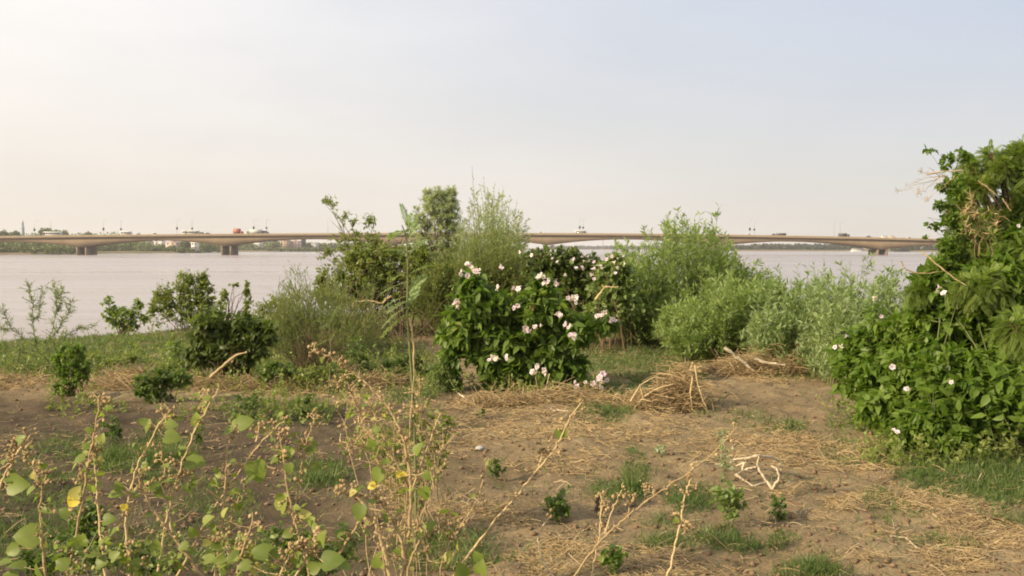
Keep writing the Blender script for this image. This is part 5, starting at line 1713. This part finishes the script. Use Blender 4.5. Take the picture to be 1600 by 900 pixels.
branch('dead_stalk', 'pale dry stalk leaning against the tall seedling', 'stalk', [[(640, 497), (644, 515), (647, 545), (646, 600), (640, 680), (636, 760), (632, 850)]], 5.5, 'drystem', .006)
tw_ = bush('tangled_weed', 'tangle of small leaved weed and dry twigs behind the arching dry weed', 5.9, 660, [(600, 690, 40, 40), (650, 680, 40, 44), (690, 670, 28, 40), (620, 740, 40, 30), (680, 725, 30, 30), (640, 770, 36, 30), (560, 690, 20, 26), (600, 640, 30, 26), (655, 640, 22, 22)],
           'olive', (.026, .019), 'ovate', 4, 420, 6, .005, .10, 'drystem', gap=.2, cat='weed', tw=.0018)
for px, py, kk in ((553, 629, 1), (599, 650, 1)):
    m_ = MB()
    c = pix(px, py, 5.6)
    for a in range(6):
        d = np.array([math.cos(a * 1.047), -.3, math.sin(a * 1.047)])
        leaves(m_, [c], [d], [(0, -1, .3)], .016, .013, 'ovate', [.5])
    m_.build('flower', M['yellow'], tw_)

bush('tangled_dry_weed', 'straw coloured tangle of dry twigs and seed heads around the arching dry weed', 4.6, 625, [(560, 620, 50, 34), (600, 660, 50, 50), (640, 700, 40, 50), (610, 760, 50, 50), (560, 690, 40, 40), (530, 600, 30, 24), (650, 620, 30, 40), (690, 700, 30, 40), (620, 840, 50, 40)],
     'straw', (.016, .010), 'ovate', 1, 420, 5, .0030, .10, 'drystem', gap=.22, cat='weed', tw=.0014, up=.1, droop=.1)
bush('sprawling_weed', 'pale green small leaved weed spreading over the bottom edge left of the dry weeds', 3.7, 430, [(400, 860, 40, 30), (450, 850, 50, 40), (500, 870, 40, 30), (340, 870, 40, 24), (540, 850, 30, 40), (430, 900, 80, 20)],
     'pale', (.022, .017), 'ovate', 3, 380, 6, .003, .08, 'stem', gap=.25, cat='weed', tw=.0013)
bush('sprawling_weed', 'darker green weed spreading over the bottom edge under the leftmost stalks', 4.0, 150, [(110, 850, 50, 30), (160, 860, 40, 30), (60, 880, 40, 24), (210, 870, 40, 24), (140, 810, 40, 30), (250, 885, 40, 20)],
     'lowgreen', (.030, .020), 'ovate', 3, 360, 6, .003, .08, 'stem', gap=.25, cat='weed', tw=.0013)

# ------------------------------------------------------------------ ground cover that nobody could count
def sample_ground(n, blobs, seed, ymax=30, base=0.0, inside=False):
    """points spread evenly over the picture of the ground, kept where the mask says so"""
    out = []
    tot = 0
    while tot < n:
        m = n * 2
        y = 1.0 / (1 / 2.6 + (1 / ymax - 1 / 2.6) * rng.random(m) ** 0.8)
        x = (rng.random(m) * 2 - 1) * (y * .62 + .6)
        Pp = np.stack([x, y, height(x, y)], -1)
        a = np.clip(mask(Pp, blobs, seed), 0, 1)
        if inside:
            a = a * (proj(Pp)[1] < 800)
        a = np.maximum(a * (.6 * vnoise(Pp[:, :2], 2.3, seed + 9) + .4 * vnoise(Pp[:, :2], 6, seed + 5) > (.44 if seed == 21 else .36)), base * vnoise(Pp[:, :2], 1.5, seed + 3))
        ok = (rng.random(m) < a) & (y < np.interp(x, EX, EY) + 1.5)
        out.append(Pp[ok])
        tot += int(ok.sum())
        if m and ok.sum() == 0:
            break
    return np.concatenate(out)[:n]


m_ = MB()
Pp = sample_ground(38000, STRAW, 21, base=.05)
n = len(Pp)
az = rng.random(n) * math.pi + .0
az = np.where(rng.random(n) < .35, rng.normal(size=n) * .8, az)
ln = (.03 + .12 * rng.random(n) ** 2.2) * (.7 + .04 * Pp[:, 1])
d = np.stack([np.cos(az), np.sin(az), rng.normal(size=n) * .22], -1)
A = Pp + (0, 0, .008) + np.abs(rng.normal(size=(n, 1))) * (0, 0, .012)
E = A + d * ln[:, None]
E[:, 2] = np.maximum(E[:, 2], height(E[:, 0], E[:, 1]) + .004)
mid = (A + E) / 2 + rng.normal(size=(n, 3)) * ln[:, None] * .12 + (0, 0, .006)
Q = bez(A, mid, E, 4)
tubes(m_, Q, (.0009 + .00018 * Pp[:, 1:2]) * (.6 + .8 * rng.random((n, 1))) * np.ones((1, 4)), 3, rng.random(n))
tag(m_.build('dry_straw', M['straw']), kind='stuff')

m_ = MB()
Pp = sample_ground(150000, GREEN, 22, base=.02)
n = len(Pp)
h = (.03 + .07 * rng.random(n)) * (.55 + .9 * vnoise(Pp[:, :2], 2.2, 71)) * (1 + .012 * Pp[:, 1])
d = unit(rng.normal(size=(n, 3)) * (.55, .55, .1) + (0, 0, .75))
leaves(m_, Pp - (0, 0, .005), d, unit(rng.normal(size=(n, 3)) * (1, 1, .2)), h, (.0024 + .00045 * Pp[:, 1]), 'blade', np.clip(rng.random(n) * .6 + .55 * vnoise(Pp[:, :2], 1.2, 72) - .1, 0, 1))
tag(m_.build('short_grass', M['grass']), kind='stuff')

# taller tufts in a few patches
m_ = MB()
for px, py, rx, ry, hh, k in [(250, 722, .28, .5, .18, 900), (178, 722, .2, .3, .16, 500), (500, 750, .28, .25, .12, 500), (992, 775, .09, .10, .22, 420), (1085, 785, .18, .14, .10, 420), (1560, 745, .7, .5, .14, 2200), (1180, 856, .30, .16, .09, 500),
                               (1270, 895, .22, .12, .08, 350), (945, 648, .3, .3, .14, 500), (560, 596, .8, .5, .14, 700), (960, 770, .16, .14, .08, 260), (1300, 690, .5, .3, .06, 260), (1450, 715, .7, .3, .09, 700), (1040, 640, .5, .2, .08, 300)]:
    c = on(px, py)
    k = int(k * (.6 if px > 1500 else .38))
    a, q = rng.random(k) * 6.283, np.abs(rng.normal(size=k)) * .62
    x, y = c[0] + np.cos(a) * q * rx, c[1] + np.sin(a) * q * ry
    B = np.stack([x, y, height(x, y) - .005], -1)
    d = unit(rng.normal(size=(k, 3)) * (.35, .35, .1) + (0, 0, .9))
    leaves(m_, B, d, unit(rng.normal(size=(k, 3)) * (1, 1, .2)), hh * (.35 + .85 * rng.random(k)) * np.clip(1.2 - .5 * q, .3, 1), .0035 + .0004 * y, 'blade', rng.random(k) * .75)
tag(m_.build('tall_grass', M['grass']), kind='stuff')

# crumbs of soil
m_ = MB()
n = 16000
y = 1.0 / (1 / 2.8 + (1 / 15 - 1 / 2.8) * rng.random(n))
x = (rng.random(n) * 2 - 1) * (y * .6 + .5)
r = (.004 + .020 * rng.random(n) ** 3) * (.8 + .04 * y)
O = np.array([(1, 0, 0), (-1, 0, 0), (0, 1, 0), (0, -1, 0), (0, 0, .8), (0, 0, -.8)], float)
V = np.stack([x, y, height(x, y) + r * .3], -1)[:, None] + O[None] * r[:, None, None] * (.6 + .8 * rng.random((n, 6, 1)))
F = np.array([(0, 2, 4), (2, 1, 4), (1, 3, 4), (3, 0, 4), (2, 0, 5), (1, 2, 5), (3, 1, 5), (0, 3, 5)])
m_.add(V.reshape(-1, 3), None, (F[None] + (np.arange(n) * 6)[:, None, None]).reshape(-1, 3), np.repeat(rng.random(n), 6))
tag(m_.build('soil_crumbs', M['clod']), kind='stuff')

# low undergrowth knitting the shrubs together
UNDER = [(190, 575, 150, 20, .8), (330, 585, 120, 26, .9), (470, 590, 130, 30, 1.0), (600, 575, 90, 34, .7), (400, 530, 60, 30, .8), (520, 540, 90, 40, .9), (690, 600, 60, 22, .8), (830, 612, 110, 12, .5), (610, 500, 60, 14, .6), (700, 510, 120, 16, .7),
         (990, 510, 100, 12, .7), (1090, 530, 50, 18, .8), (1200, 556, 90, 14, .7), (1300, 570, 60, 20, .6), (1480, 720, 140, 20, .7), (1360, 650, 60, 26, .5), (60, 570, 90, 30, .5), (250, 540, 80, 16, .4), (130, 640, 60, 14, .4), (420, 650, 120, 18, .4)]
m_ = MB()
Pp = sample_ground(3600, UNDER, 91, inside=True)
n = len(Pp)
hh = (.06 + .22 * rng.random(n) ** 1.5)
k = 9
t = rng.random((n, k))
lean = rng.normal(size=(n, 2)) * .25
B = Pp[:, None] + np.concatenate([lean[:, None] * t[..., None] * hh[:, None, None], (t * hh[:, None])[..., None]], -1)
d = unit(rng.normal(size=(n, k, 3)) + (0, 0, .4))
c = np.clip(np.repeat(rng.random(n), k) * .7 + rng.random(n * k) * .3, 0, 1)
leaves(m_, B.reshape(-1, 3), d.reshape(-1, 3), unit(rng.normal(size=(n * k, 3)) * .6 + (0, -.2, 1)), (.028 + .035 * rng.random(n * k)), (.015 + .016 * rng.random(n * k)), 'ovate', c)
tubes(m_, np.stack([Pp, Pp + np.concatenate([lean * .5, np.full((n, 1), .5)], -1) * hh[:, None], Pp + np.concatenate([lean, np.ones((n, 1))], -1) * hh[:, None]], 1), np.array([.0025, .002, .001]), 3, rng.random(n))
tag(m_.build('undergrowth', M['olive']), kind='stuff')


# ------------------------------------------------------------------ haze
mb = MB()
mb.box(-7000, 7000, -400, 7600, -6.0, 60.0)
hm, nt, N, L, out = nodes('dusty_air')
pv = N.new('ShaderNodeVolumePrincipled')
pv.inputs['Color'].default_value = (.90, .90, .92, 1)
pv.inputs['Density'].default_value = 0.00014
pv.inputs['Anisotropy'].default_value = 0.25
L.new(pv.outputs['Volume'], out.inputs['Volume'])
hz = mb.build('haze', hm)
tag(hz, kind='stuff')
